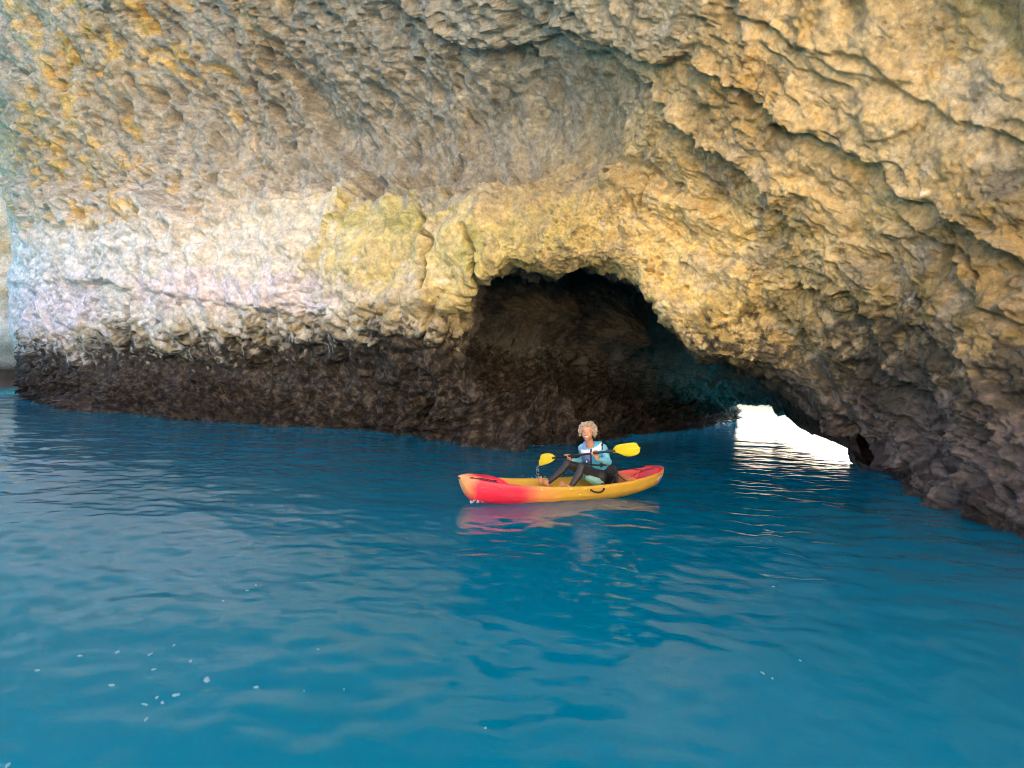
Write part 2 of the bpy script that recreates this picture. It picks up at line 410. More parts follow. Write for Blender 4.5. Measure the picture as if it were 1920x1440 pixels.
for pts_, d_, w_ in (([(1290,270),(1335,295),(1385,335)], .22, 3), ([(1650,330),(1700,372),(1722,380)], .25, 3), ([(1535,560),(1590,552),(1612,590),(1645,625)], .25, 3), ([(1440,240),(1482,262)], .2, 3),
    ([(640,340),(700,350),(735,345)], .25, 4), ([(1060,322),(1100,314),(1132,320)], .22, 4), ([(1185,330),(1196,360),(1192,395)], .2, 3), ([(820,560),(805,600),(790,640)], .3, 4), ([(1000,60),(1030,90),(1060,100)], .25, 4),
    ([(1800,470),(1830,490),(1845,520)], .25, 4), ([(1110,130),(1150,165),(1170,200)], .2, 3), ([(1480,540),(1530,600),(1600,650)], .18, 3), ([(60,240),(75,300),(60,360)], .35, 5), ([(10,110),(45,150),(30,190)], .35, 6)):
    crack(pts_, d_, w_)
rp = random.Random(21)
for k in range(46):                          # borings and small sockets in the golden stone round the mouth
    u_, v_ = rp.uniform(880, 1560), rp.uniform(340, 650)
    r_ = rp.uniform(2.0, 4.5)
    D -= front * rp.uniform(0.08, 0.2) * blob(u_, v_, r_ * rp.uniform(.8, 1.8), r_)
# fine grain of the stone
D += 0.028 * fbm(Pw * 7.0, 3, 0.6, off=70.0) * (1 - 0.72 * left_low * (1 - 0.5 * smoothness)) * (1 - 0.4 * upl)
rg2 = ridged(Pw * 5.0 + warp, 3, 0.6, off=73.0)
D += (0.03 + 0.02 * rightside + 0.03 * band) * (rg2 - 1.0) * rough2 * (1 - 0.75 * left_low * (1 - band))

slim = sstep(I_MOUTH + 0.3, I_MOUTH + 1.5, T) * sstep(6.5, 8.0, TH)
D = D * (1 - 0.75 * slim) - 0.25 * slim
calm = sstep(0.3, 3.0, T)                    # nothing fancy on the unseen roof
X = Pw + Nw * (D * calm)[:, None]

# ---- stone colours: weighted patches, edges broken up by noise
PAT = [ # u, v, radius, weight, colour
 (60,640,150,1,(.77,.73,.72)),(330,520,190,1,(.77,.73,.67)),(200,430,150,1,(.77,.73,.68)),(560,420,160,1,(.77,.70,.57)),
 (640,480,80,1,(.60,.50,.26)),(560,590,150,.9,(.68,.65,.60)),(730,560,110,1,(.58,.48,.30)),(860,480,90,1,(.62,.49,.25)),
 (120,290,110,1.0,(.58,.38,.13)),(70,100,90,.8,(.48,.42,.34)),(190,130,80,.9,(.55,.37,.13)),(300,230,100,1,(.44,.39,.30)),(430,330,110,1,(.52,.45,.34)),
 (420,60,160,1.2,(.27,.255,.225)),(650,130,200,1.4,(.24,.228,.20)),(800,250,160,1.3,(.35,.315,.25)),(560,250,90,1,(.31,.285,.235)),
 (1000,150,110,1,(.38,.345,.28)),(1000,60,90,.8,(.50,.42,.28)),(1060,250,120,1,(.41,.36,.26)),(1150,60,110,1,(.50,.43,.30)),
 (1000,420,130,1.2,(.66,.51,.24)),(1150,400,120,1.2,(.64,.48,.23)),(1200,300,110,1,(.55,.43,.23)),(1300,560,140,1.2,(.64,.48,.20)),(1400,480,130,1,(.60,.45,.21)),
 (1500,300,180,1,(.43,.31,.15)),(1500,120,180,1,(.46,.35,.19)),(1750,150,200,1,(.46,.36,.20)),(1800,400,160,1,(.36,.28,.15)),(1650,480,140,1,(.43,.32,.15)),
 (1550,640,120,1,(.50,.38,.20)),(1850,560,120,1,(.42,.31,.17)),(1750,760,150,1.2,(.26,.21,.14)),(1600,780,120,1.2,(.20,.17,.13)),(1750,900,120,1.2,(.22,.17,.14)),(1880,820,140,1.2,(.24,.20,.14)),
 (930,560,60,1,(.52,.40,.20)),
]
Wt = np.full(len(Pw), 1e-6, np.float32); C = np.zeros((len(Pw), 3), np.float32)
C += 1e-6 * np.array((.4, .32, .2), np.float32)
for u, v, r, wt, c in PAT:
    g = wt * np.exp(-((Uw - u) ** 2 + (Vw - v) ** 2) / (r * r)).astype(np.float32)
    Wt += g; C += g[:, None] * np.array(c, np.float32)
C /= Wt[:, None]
def mixc(mask, c):
    global C
    m = np.clip(mask, 0, 1)[:, None]; C = C * (1 - m) + np.array(c, np.float32) * m
# mineral streaks and lichens with shapes of their own
och = sstep(-0.05, 0.42, fbm(Sa * 0.8 + warp * 0.5, 4, 0.6, off=101.0) + 0.25 * blob(150, 290, 130, 90) + 0.3 * blob(130, 80, 90, 110) - 0.12)
mixc(0.85 * och * honey, (.66, .42, .13))
mixc(0.55 * (1 - och) * honey, (.40, .36, .31))
och2 = sstep(0.1, 0.5, fbm(Pw * 1.1 + warp, 4, 0.6, off=101.0))
mixc(0.45 * och2 * rightside, (.62, .40, .12))
brk = 0.5 * fbm(Pw * 1.4 + warp, 4, 0.6, off=105.0)
yg = sstep(0.35, 0.6, np.maximum.reduce([blob(700, 450, 120, 110), blob(860, 500, 70, 110), blob(1000, 440, 130, 70)]) + brk)
mixc(0.7 * yg * front, (.66, .55, .22))
grn = sstep(0.45, 0.7, np.maximum.reduce([blob(745, 400, 45, 45), blob(885, 480, 22, 70), blob(640, 400, 40, 30)]) + brk)
mixc(0.55 * grn * front, (.36, .36, .12))
gold = sstep(0.3, 0.7, np.maximum.reduce([blob(1300, 560, 120, 90), blob(1150, 440, 110, 60), blob(1400, 440, 80, 50)]) + brk)
mixc(0.6 * gold * front, (.72, .52, .20))
lil = sstep(0.35, 0.65, np.maximum.reduce([blob(90, 590, 110, 70), blob(380, 540, 160, 40), blob(520, 560, 90, 50)]) + brk)
mixc(0.75 * lil * front, (.80, .70, .74))
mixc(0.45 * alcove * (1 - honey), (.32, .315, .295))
f1d, f2d = worley(Pw * 2.6 + warp * 0.5, 23.0)
spot = (1 - sstep(0.16, 0.30, f1d + 0.12 * perlin(Pw * 7.0, 46.0))) * sstep(-0.2, 0.2, fbm(Pw * 0.6, 2, off=47.0))
mixc(0.7 * spot * np.clip(honey + 0.8 * alcove, 0, 1), (.15, .155, .15))
gry = sstep(0.1, 0.6, fbm(Pw * 0.9 + warp, 4, 0.6, off=111.0))
mixc(0.40 * gry * front * (1 - left_low * 0.5), (.33, .32, .29))
blk = sstep(0.35, 0.65, fbm(Pw * 2.4 + warp, 4, 0.65, off=121.0))
mixc(0.5 * blk * front * (1 - left_low * 0.7), (.16, .15, .12))
pal = sstep(0.3, 0.7, fbm(Pw * 5.0, 4, 0.7, off=131.0))
mixc(0.35 * pal, (.66, .56, .38))
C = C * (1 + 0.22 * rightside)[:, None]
# inside the cave the stone is dark wet crust, with shade painted into its colour
damp_shade = sstep(I_MOUTH - 0.02 - 0.4 * (1 - sstep(3.5, 5.0, TH)), I_MOUTH + 0.22, T + 0.14 * fbm(Pw * 1.6, 4, 0.6, off=19.0)) * (1 - 0.75 * sstep(7.5, 9.2, TH))
mixc(damp_shade, (.094, .089, .084))
mixc(damp_shade * 0.5 * sstep(0.2, 0.6, fbm(Pw * 1.3, 4, off=141.0)), (.22, .18, .13))
mixc(0.75 * inner * sstep(0.3, 0.7, np.maximum(blob(1000, 570, 80, 60), 0.9 * blob(1150, 610, 60, 50)) + 0.4 * fbm(Pw * 2.0, 4, 0.6, off=143.0)), (.26, .205, .135))  # lighter brown bulges, with the light on them painted in
mixc(0.8 * sstep(I_MOUTH + 1.7, I_MOUTH + 3.0, T + 0.2 * fbm(Pw * 0.8, 3, off=145.0)), (.46, .45, .44))     # paler towards the seaward end: exit light painted into the stone
# tide marks: olive rim, black weed, then brown barnacled rock
hz = Zw + 0.45 * fbm(Pw * 0.5, 3, 0.5, off=151.0) + 0.25 * fbm(Pw * 3.2, 4, 0.7, off=152.0) - 0.85 * blob(800, 690, 170, 90)
rim = np.exp(-((hz - 2.75) / 0.5) ** 2)
mixc(0.85 * rim * front * sstep(-0.2, 0.3, fbm(Pw * 2.5, 3, 0.6, off=155.0)), (.42, .31, .12))
blackz = (1 - 0.6 * sstep(I_MOUTH + 1.7, I_MOUTH + 3.0, T)) * (1 - sstep(1.95, 2.75, hz + 0.7 * fbm(Pw * 4.5, 4, 0.7, off=161.0)))
mixc(0.45 * (1 - sstep(2.4, 3.6, hz + 0.7 * fbm(Pw * 1.3, 4, 0.6, off=158.0))) * (TH < 6), (.33, .31, .26))
mixc(0.95 * blackz, (.05, .045, .033))
barn = 1 - sstep(1.1, 1.8, hz + 0.9 * fbm(Pw * 2.8, 4, 0.7, off=171.0))
mixc(0.92 * barn, (.062, .052, .047))
mixc(0.9 * barn * rlow, (.25, .20, .175))
mixc(0.5 * blackz * rlow * (1 - barn), (.20, .165, .12))
mixc(0.8 * barn * sstep(0.0, 0.5, fbm(Pw * 4.0, 3, 0.7, off=181.0)), (.21, .175, .135))
mixc(0.7 * barn * sstep(0.15, 0.5, fbm(Pw * 1.8, 4, 0.7, off=185.0)), (.03, .024, .026))
TIDE = np.clip(np.maximum(barn, 0.8 * blackz) * (1 - rlow) * (1 - 0.7 * sstep(I_MOUTH + 1.7, I_MOUTH + 3.0, T)), 0, 1).astype(np.float32)
wet = 1 - sstep(0.05, 0.3, Zw + 0.15 * fbm(Pw * 2.0, 3, off=191.0))
mixc(0.7 * wet, (.05, .035, .03))
C = np.clip(C, 0.01, 0.8)
GRAIN = np.clip(1 - (0.68 * left_low * (1 - band) + 0.45 * upl) * (1 - 0.45 * smoothness), 0.2, 1) * (0.35 + 0.65 * rough2)

idx = np.arange(NR_ * NCc, dtype=np.int32).reshape(NR_, NCc)
def sheet(name, r0_, r1_, parent=None):
    sub = idx[r0_:r1_ + 1]
    a = sub[:-1, :-1].ravel(); b = sub[1:, :-1].ravel(); c = sub[1:, 1:].ravel(); d = sub[:-1, 1:].ravel()
    base = sub[0, 0]; n = sub.size
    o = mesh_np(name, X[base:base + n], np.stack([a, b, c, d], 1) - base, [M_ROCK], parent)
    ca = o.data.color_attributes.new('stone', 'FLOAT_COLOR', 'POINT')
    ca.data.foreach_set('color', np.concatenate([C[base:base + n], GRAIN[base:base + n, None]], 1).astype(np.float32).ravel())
    cb = o.data.color_attributes.new('tide', 'FLOAT_COLOR', 'POINT')
    cb.data.foreach_set('color', np.repeat(TIDE[base:base + n], 4).ravel())
    return o
rm = int(np.sum(rows[:I_MOUTH]))
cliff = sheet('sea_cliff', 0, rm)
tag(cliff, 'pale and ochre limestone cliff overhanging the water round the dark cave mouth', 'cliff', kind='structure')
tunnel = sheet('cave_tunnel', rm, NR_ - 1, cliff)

# ------------------------------------------------------------------ cliff farther along the shore, seen past the left edge
def far_cliff(name, p0, p1, hgt, lean, seed, na=160, nb=110, kind_lbl=''):
    p0, p1 = np.array(p0, float), np.array(p1, float)
    t = np.linspace(0, 1, na)[:, None, None]; z = np.linspace(0, 1, nb)[None, :, None]
    base = p0 * (1 - t) + p1 * t
    nrm = np.array([p1[1] - p0[1], -(p1[0] - p0[0]), 0.0]); nrm /= np.linalg.norm(nrm)
    P = base + np.array([0, 0, 1.0]) * (z * (hgt + 2) - 2) + nrm * (-lean * z ** 2)
    P = P + nrm * -(np.clip(z - 0.92, 0, 1) * 60)
    P = P.reshape(-1, 3).astype(np.float32)
    d = 1.4 * fbm(P * 0.12, 3, off=seed) + 0.6 * (ridged(P * 0.4, 4, 0.55, off=seed + 5) - 1) - 0.5 * (1 - sstep(0.8, 2.2, P[:, 2]))
    P = P + nrm.astype(np.float32) * d[:, None]
    zz = P[:, 2] + 0.7 * fbm(P * 0.4, 3, off=seed + 9)
    c = np.array((.64, .58, .50)) * (1 - sstep(3, 9, zz))[:, None] + np.array((.64, .54, .40)) * sstep(3, 9, zz)[:, None]
    o_ = (sstep(0.0, 0.5, fbm(P * 0.3, 4, off=seed + 13)) * 0.6)[:, None]
    c = c * (1 - o_) + np.array((.58, .36, .14)) * o_
    k = (1 - sstep(1.2, 2.2, zz))[:, None]; c = c * (1 - k) + np.array((.09, .07, .055)) * k
    ii = np.arange(na * nb).reshape(na, nb)
    q = np.stack([ii[:-1, :-1].ravel(), ii[1:, :-1].ravel(), ii[1:, 1:].ravel(), ii[:-1, 1:].ravel()], 1)
    o = mesh_np(name, P, q, [M_ROCK])
    ca = o.data.color_attributes.new('stone', 'FLOAT_COLOR', 'POINT')
    ca.data.foreach_set('color', np.concatenate([c, np.ones((len(c), 1))], 1).astype(np.float32).ravel())
    return o
tag(far_cliff('distant_cliff', (-70, 30, 0), (-22, 64, 0), 36, 4.0, 200.0), 'distant pale cliff with dark foot seen past the left end of the rock', 'cliff', kind='structure')
tag(far_cliff('bounce_cliff', (36, -12, 0), (-18, -21, 0), 21, 3.0, 300.0), 'unseen ochre cliff added behind the viewer to bounce warm light', 'cliff', kind='structure')  # added out of view to bounce warm sunlight onto the rock

def bounce_beach():  # added sand behind the camera, warming the overhang with bounced sun
    nx, ny = 120, 50
    x, y = np.meshgrid(np.linspace(-20, 38, nx), np.linspace(-4.5, -24, ny), indexing='ij')
    P = np.stack([x.ravel(), y.ravel(), np.zeros(nx * ny)], 1).astype(np.float32)
    sh = 0.8 * fbm(P * 0.12, 2, off=500.0)
    P[:, 2] = -0.35 + 0.22 * np.maximum(-4.5 - P[:, 1] + sh, -1) ** 1.0 * 0.7 + 0.05 * fbm(P * 0.7, 3, off=505.0)
    ii = np.arange(nx * ny).reshape(nx, ny)
    q = np.stack([ii[:-1, :-1].ravel(), ii[:-1, 1:].ravel(), ii[1:, 1:].ravel(), ii[1:, :-1].ravel()], 1)
    return tag(mesh_np('bounce_beach', P, q, [worn('dry_sand', (.62, .49, .32), (.70, .57, .39), .9, 1.5, 0.4, 30)]), 'unseen sand slope added behind the viewer to bounce warm light', 'bounce_beach', kind='structure')
bounce_beach()

# ------------------------------------------------------------------ the sea
def sea_material():
    m = mat('sea_water', (0.0, 0.105, 0.19), 0.03); nt = m.node_tree; n, l = nt.nodes, nt.links
    b = n['Principled BSDF']; b.inputs['IOR'].default_value = 1.333; b.inputs['Specular IOR Level'].default_value = 0.27
    tc = n.new('ShaderNodeTexCoord'); mp = n.new('ShaderNodeMapping'); mp.inputs['Scale'].default_value = (1, 1.15, 1)
    l.new(tc.outputs['Object'], mp.inputs['Vector'])
    nz = n.new('ShaderNodeTexNoise'); nz.inputs['Scale'].default_value = 0.22; nz.inputs['Detail'].default_value = 3
    l.new(tc.outputs['Object'], nz.inputs['Vector'])
    mx = n.new('ShaderNodeMix'); mx.data_type = 'RGBA'
    mx.inputs[6].default_value = (0.0, 0.084, 0.116, 1); mx.inputs[7].default_value = (0.0, 0.118, 0.194, 1)
    l.new(nz.outputs[0], mx.inputs[0]); l.new(mx.outputs[2], b.inputs['Base Color'])
    # light that enters the clear water elsewhere spreads through it and comes up again, as in sea caves
    b.subsurface_method = 'BURLEY'; b.inputs['Subsurface Weight'].default_value = 0.9
    b.inputs['Subsurface Radius'].default_value = (0.1, 0.75, 1.0); b.inputs['Subsurface Scale'].default_value = 16.0
    n1 = n.new('ShaderNodeTexNoise'); n1.inputs['Scale'].default_value = 7.0; n1.inputs['Detail'].default_value = 4; n1.inputs['Roughness'].default_value = 0.55
    l.new(mp.outputs[0], n1.inputs['Vector'])
    bp = n.new('ShaderNodeBump'); bp.inputs['Strength'].default_value = 0.22; bp.inputs['Distance'].default_value = 0.02
    l.new(n1.outputs[0], bp.inputs['Height']); l.new(bp.outputs[0], b.inputs['Normal'])
    return m
M_SEA = sea_material()
def wave(P):                                 # P: n x 2 (metres) -> height
    x, y = P[:, 0], P[:, 1]
    Q = np.stack([x, y, np.zeros_like(x)], 1).astype(np.float32)
    r = np.hypot(x, y)
    chop = 0.85 + 0.6 * (1 - sstep(-6, 2, x)) + 0.45 * sstep(0.8, 2.2, x) * sstep(2.5, 4.5, y) * (1 - sstep(9, 16, y)) + 0.25 * sstep(-0.2, 0.5, fbm(Q * 0.15, 2, off=5.0))
    wv = fbm(Q * np.array([0.55, 0.8, 1], np.float32), 2, 0.5, off=400.0) * 0.018
    wv = wv + fbm(Q * np.array([2.2, 2.5, 1], np.float32), 2, 0.5, off=410.0) * 0.0092 * (1 - sstep(30, 70, r)) * (0.7 + 0.3 * sstep(4, 9, r))
    wv = wv + perlin(Q * np.array([5.6, 6.4, 1], np.float32), 420.0) * 0.0052 * (1 - sstep(14, 30, r))
    wv = wv + perlin(Q * 0.12, 430.0) * 0.05 * sstep(4, 15, r)
    lane = sstep(0.8, 2.0, x) * sstep(2.5, 4.0, y) * (1 - sstep(10, 18, y))      # breeze from the far opening
    wv = wv + lane * perlin(Q * np.array([1.5, 3.0, 1], np.float32), 440.0) * 0.019
    return wv * chop * (1 - sstep(150, 500, r))
def make_sea():
    na, nr = 900, 620
    # polar sheet, fine close by and reaching the horizon
    ang = np.concatenate([np.linspace(-50, 50, 640, endpoint=False), np.linspace(50, 310, 141)[:-1]])
    ang = np.radians(90 - ang); na = len(ang)
    rr = np.concatenate([[0.01], np.geomspace(0.8, 45, 520), np.geomspace(47, 7000, 60)])
    A, Rr = np.meshgrid(ang, rr)
    P = np.stack([Rr * np.cos(A), Rr * np.sin(A)], -1).reshape(-1, 2)
    z = wave(P)
    V = np.concatenate([P, z[:, None]], 1)
    ii = np.arange(len(rr) * na).reshape(len(rr), na); jj = np.roll(ii, -1, 1)
    q = np.stack([ii[:-1].ravel(), ii[1:].ravel(), jj[1:].ravel(), jj[:-1].ravel()], 1)
    o = mesh_np('sea', V, q[:, ::-1], [M_SEA])
    return tag(o, 'clear teal blue sea water with small ripples', 'sea', kind='structure')
sea = make_sea()

# ------------------------------------------------------------------ the kayak
from mathutils.bvhtree import BVHTree
kb, ks = onwater(878, 942), onwater(1226, 919)
kx = (ks - kb).normalized(); kz = Vector((0, 0, 1)); ky = kz.cross(kx)
KO = (kb + ks) / 2; KO.z = 0.0
HALF = (ks - kb).length / 2 + 0.14
kayak = bpy.data.objects.new('kayak', None); col.objects.link(kayak)
KM = Matrix.Identity(4)
for i in range(3):
    KM[i][0] = kx[i]; KM[i][1] = ky[i]; KM[i][2] = kz[i]; KM[i][3] = KO[i]
kayak.matrix_world = KM
KI = KM.inverted()
tag(kayak, 'red and yellow plastic sit-on kayak floating in front of the cave mouth', 'kayak')
CAML = KI @ CAM
def kl(px, py, yl):                          # the point of the kayak's own plane y = yl seen at that pixel
    d = KI.to_3x3() @ ray(px, py)
    return CAML + d * ((yl - CAML.y) / d.y)

def plastic(name, stops, rough=0.38):
    m = mat(name, (0.6, 0.4, 0.1), rough); nt = m.node_tree; n, l = nt.nodes, nt.links
    b = n['Principled BSDF']
    tc = n.new('ShaderNodeTexCoord'); sx = n.new('ShaderNodeSeparateXYZ'); l.new(tc.outputs['Object'], sx.inputs[0])
    nz = n.new('ShaderNodeTexNoise'); nz.inputs['Scale'].default_value = 3; nz.inputs['Detail'].default_value = 4
    l.new(tc.outputs['Object'], nz.inputs['Vector'])
    ad = n.new('ShaderNodeMath'); ad.operation = 'MULTIPLY_ADD'; ad.inputs[1].default_value = 0.35; l.new(nz.outputs[0], ad.inputs[0])
    sb = n.new('ShaderNodeMath'); sb.operation = 'SUBTRACT'; sb.inputs[1].default_value = 0.175; l.new(sx.outputs[0], sb.inputs[0]); l.new(sb.outputs[0], ad.inputs[2])
    mr = n.new('ShaderNodeMapRange'); mr.inputs[1].default_value = -HALF; mr.inputs[2].default_value = HALF; l.new(ad.outputs[0], mr.inputs[0])
    cr = n.new('ShaderNodeValToRGB'); e = cr.color_ramp.elements
    while len(e) > 1: e.remove(e[-1])
    for k, (p, c) in enumerate(stops):
        q = e[0] if k == 0 else e.new(p)
        q.position = p; q.color = (*c, 1)
    l.new(mr.outputs[0], cr.inputs[0]); l.new(cr.outputs[0], b.inputs['Base Color'])
    sc_ = n.new('ShaderNodeTexNoise'); sc_.inputs['Scale'].default_value = 1.0; sc_.inputs['Detail'].default_value = 6; sc_.inputs['Roughness'].default_value = 0.7
    mp_ = n.new('ShaderNodeMapping'); mp_.inputs['Scale'].default_value = (4, 14, 40); l.new(tc.outputs['Object'], mp_.inputs['Vector']); l.new(mp_.outputs[0], sc_.inputs['Vector'])
    mrr = n.new('ShaderNodeMapRange'); mrr.inputs[1].default_value = 0.35; mrr.inputs[2].default_value = 0.7; mrr.inputs[3].default_value = rough - 0.1; mrr.inputs[4].default_value = rough + 0.25
    l.new(sc_.outputs[0], mrr.inputs[0]); l.new(mrr.outputs[0], b.inputs['Roughness'])
    mrs = n.new('ShaderNodeMapRange'); mrs.inputs[1].default_value = 0.55; mrs.inputs[2].default_value = 0.75; mrs.inputs[3].default_value = 0.0; mrs.inputs[4].default_value = 0.30
    l.new(sc_.outputs[0], mrs.inputs[0])
    mxs = n.new('ShaderNodeMix'); mxs.data_type = 'RGBA'; mxs.inputs[7].default_value = (.50, .36, .22, 1)
    l.new(mrs.outputs[0], mxs.inputs[0]); l.new(cr.outputs[0], mxs.inputs[6]); l.new(mxs.outputs[2], b.inputs['Base Color'])
    n2 = n.new('ShaderNodeTexNoise'); n2.inputs['Scale'].default_value = 90; n2.inputs['Detail'].default_value = 2
    l.new(tc.outputs['Object'], n2.inputs['Vector'])
    bp = n.new('ShaderNodeBump'); bp.inputs['Strength'].default_value = 0.12; bp.inputs['Distance'].default_value = 0.004
    l.new(n2.outputs[0], bp.inputs['Height']); l.new(bp.outputs[0], b.inputs['Normal'])
    return m
RED, PEACH, YEL = (.68, .02, .062), (.74, .28, .085), (.56, .33, .04)
M_HULL = plastic('hull_plastic', [(0.0, (.80, .45, .20)), (0.012, (.78, .33, .13)), (0.055, RED), (0.20, RED), (0.29, PEACH), (0.39, YEL), (0.88, YEL), (0.94, (.62, .22, .10)), (1.0, (.72, .55, .55))])
M_DECK = plastic('deck_plastic', [(0.0, (.80, .40, .15)), (0.06, RED), (0.16, RED), (0.22, (.62, .25, .07)), (0.30, (.52, .32, .04)), (0.66, (.50, .31, .04)), (0.74, (.55, .17, .08)), (0.84, (.60, .10, .06)), (0.9, (.50, .02, .03)), (0.97, (.45, .02, .03)), (1.0, (.7, .5, .5))])
M_BLACK = worn('black_webbing', (.012, .012, .014), (.03, .03, .033), 0.6, 30, 0.3, 200)
M_GREYPLATE = worn('emblem_plate', (.35, .36, .38), (.55, .56, .58), 0.4, 60)

def hull_sections():
    xs = np.concatenate([-HALF + (1 - np.cos(np.linspace(0, math.pi / 2, 16))) * 0.35, np.linspace(-HALF + 0.35, HALF - 0.35, 50)[1:-1], HALF - (1 - np.cos(np.linspace(math.pi / 2, 0, 16))) * 0.35])
    out, deck = [], []
    for x in xs:
        q = x / HALF
        a = abs(q)
        b = 0.385 * max(1 - a ** 2.6, 0) ** 0.56 + 0.012
        g = 0.19 + (0.14 if q < 0 else 0.165) * a ** 2.0
        k = -0.085 + (0.11 * a ** 3.0 if q < 0 else 0.22 * a ** 2.2)
        stem = max(0, (a - 0.86) / 0.14)
        k += (g - k - 0.02) * stem ** 2.2
        h = g - k
        sec = [(0, k), (.45 * b, k + .06 * h), (.74 * b, k + .17 * h), (.90 * b, k + .36 * h), (.955 * b, k + .50 * h), (.975 * b, k + .54 * h), (1.0 * b, k + .80 * h), (.99 * b, g - .012), (.955 * b, g)]
        out.append([(x, y, z) for y, z in sec])
        # deck: raised at the ends, sunk to the foot and seat wells amidships
        fl = g + 0.045 * (1 - stem ** 2)
        well = float(sstep(-0.70, -0.56, q) * (1 - sstep(0.44, 0.50, q)))
        tank = float(sstep(0.54, 0.60, q) * (1 - sstep(0.80, 0.88, q)))
        foot = 0.05 + 0.018 * math.sin(q * 46) * float(sstep(-0.62, -0.5, q) * (1 - sstep(-0.1, 0.0, q)))
        if q > 0.05: foot += 0.05 * float(sstep(0.05, 0.14, q))
        fl = fl * (1 - well) + foot * well
        fl = fl * (1 - tank) + 0.14 * tank
        s_ = max(well, tank)
        iw = .88 - .06 * s_
        dk = [(.955 * b, g), (.93 * b, g + .004), (iw * b, g + .001 if s_ > .1 else g + .005), ((iw - .05) * b, g * .75 + fl * .25), ((iw - .10) * b, g * .3 + fl * .7), ((iw - .20) * b, fl + .012 * s_), (.34 * b, fl), (0, fl + .012 * (1 - s_))]
        deck.append([(x, y, z) for y, z in dk])
    return out, deck
def loft(secs):
    bm = bmesh.new(); rings = []
    for sec in secs:
        half = [bm.verts.new((p[0], -p[1], p[2])) for p in sec]
        oth = [v if abs(p[1]) < 1e-9 else bm.verts.new((p[0], p[1], p[2])) for v, p in zip(half, sec)]
        rings.append((half, oth))
    for (a, a2), (b, b2) in zip(rings, rings[1:]):
        for i in range(len(a) - 1):
            bm.faces.new((a[i], a[i + 1], b[i + 1], b[i]))
            f = [a2[i + 1], a2[i], b2[i], b2[i + 1]]
            bm.faces.new(f)
    return bm, rings
so_, sd_ = hull_sections()
bm, rg_ = loft(so_)
for half, oth in (rg_[0], rg_[-1]):
    ring = half + [v for v in reversed(oth) if v not in half]
    try: bm.faces.new(ring)
    except ValueError: pass
hull = mesh_bm('hull', bm, [M_HULL], kayak)
bm, _ = loft(sd_)
deck = mesh_bm('deck', bm, [M_DECK], kayak)
sb_ = hull.modifiers.new('sub', 'SUBSURF'); sb_.levels = 1; sb_.render_levels = 2
sb_ = deck.modifiers.new('sub', 'SUBSURF'); sb_.levels = 1; sb_.render_levels = 2
bvh = BVHTree.FromPolygons([v.co for v in hull.data.vertices], [p.vertices for p in hull.data.polygons])
bvd = BVHTree.FromPolygons([v.co for v in deck.data.vertices], [p.vertices for p in deck.data.polygons])
def onhull(px, py, tree=None):
    d = (KI.to_3x3() @ ray(px, py)).normalized()
    r_ = (tree or bvh).ray_cast(CAML, d)
    if r_[0] is None: return kl(px, py, -0.3), Vector((0, -1, 0))
    nn = r_[1] if r_[1].dot(d) < 0 else -r_[1]
    return r_[0], nn
def disc(bm, c, nrm, r1, r2=None, th=0.006, n=14, ax=None, dome=0.5):
    nrm = nrm.normalized(); r2 = r2 or r1
    u = (ax - nrm * ax.dot(nrm)).normalized() if ax else nrm.orthogonal().normalized()
    v = nrm.cross(u)
    prev = None
    for s_, hgt in ((1, -0.004), (1, th * 0.5), (0.8, th)):
        ring = [bm.verts.new(c + u * (math.cos(k * 2 * math.pi / n) * r1 * s_) + v * (math.sin(k * 2 * math.pi / n) * r2 * s_) + nrm * hgt) for k in range(n)]
        if prev:
            for k in range(n): bm.faces.new((prev[k], prev[(k + 1) % n], ring[(k + 1) % n], ring[k]))
        prev = ring
    bm.faces.new(prev)
M_RIVET = worn('deck_plug_plastic', (.60, .38, .06), (.72, .48, .10), 0.35, 40)
M_RIVETR = worn('red_plug_plastic', (.66, .05, .06), (.74, .10, .09), 0.35, 40)
for k, (px, py) in enumerate([(936.5, 913.5), (1016, 918), (1071, 917.6), (1097.6, 917), (1087.8, 928), (1139, 912.8), (1190, 900)]):
    c, nn = onhull(px, py); bm = bmesh.new(); disc(bm, c, nn, 0.019, th=0.014)
    mesh_bm('plug', bm, [M_RIVETR if k == 0 else M_RIVET], kayak)
# side carrying handle
a_, na_ = onhull(1108.5, 919); b_, nb_ = onhull(1132, 917)
bm = bmesh.new()
pts = []
for t in np.linspace(0, 1, 11):
    sag = math.sin(t * math.pi)
    pts.append(a_.lerp(b_, t) + na_ * (0.012 + 0.02 * sag) + Vector((0, 0, -0.035 * sag ** 0.7)))
tube(bm, pts, [0.010] + [0.012] * 9 + [0.010], 8)
hd = mesh_bm('side_handle', bm, [M_BLACK], kayak)
for p, nn in ((a_, na_), (b_, nb_)):
    bm = bmesh.new(); disc(bm, p, nn, 0.020, 0.014, 0.012, ax=Vector((1, 0, 0)))
    mesh_bm('anchor', bm, [M_BLACK], hd)
# oval maker's plate near the stern
c, nn = onhull(1236, 897.5)
bm = bmesh.new(); disc(bm, c, nn, 0.062, 0.030, 0.005, 24, ax=Vector((1, 0, 0.35)))
em = mesh_bm('emblem', bm, [M_GREYPLATE], kayak)
bm = bmesh.new(); ax_ = Vector((1, 0, .35)); u_ = (ax_ - nn * ax_.dot(nn)).normalized(); v_ = nn.cross(u_)
for sx, sy in ((-.03, 0), (-.012, .006), (.006, -.004), (.024, .003)):
    tube(bm, [c + u_ * sx + v_ * (sy - .009) + nn * .007, c + u_ * (sx + .008) + v_ * (sy + .009) + nn * .007], 0.0025, 6)
mesh_bm('emblem_mark', bm, [worn('emblem_ink', (.05, .07, .12), (.08, .1, .15), .4, 50)], em)
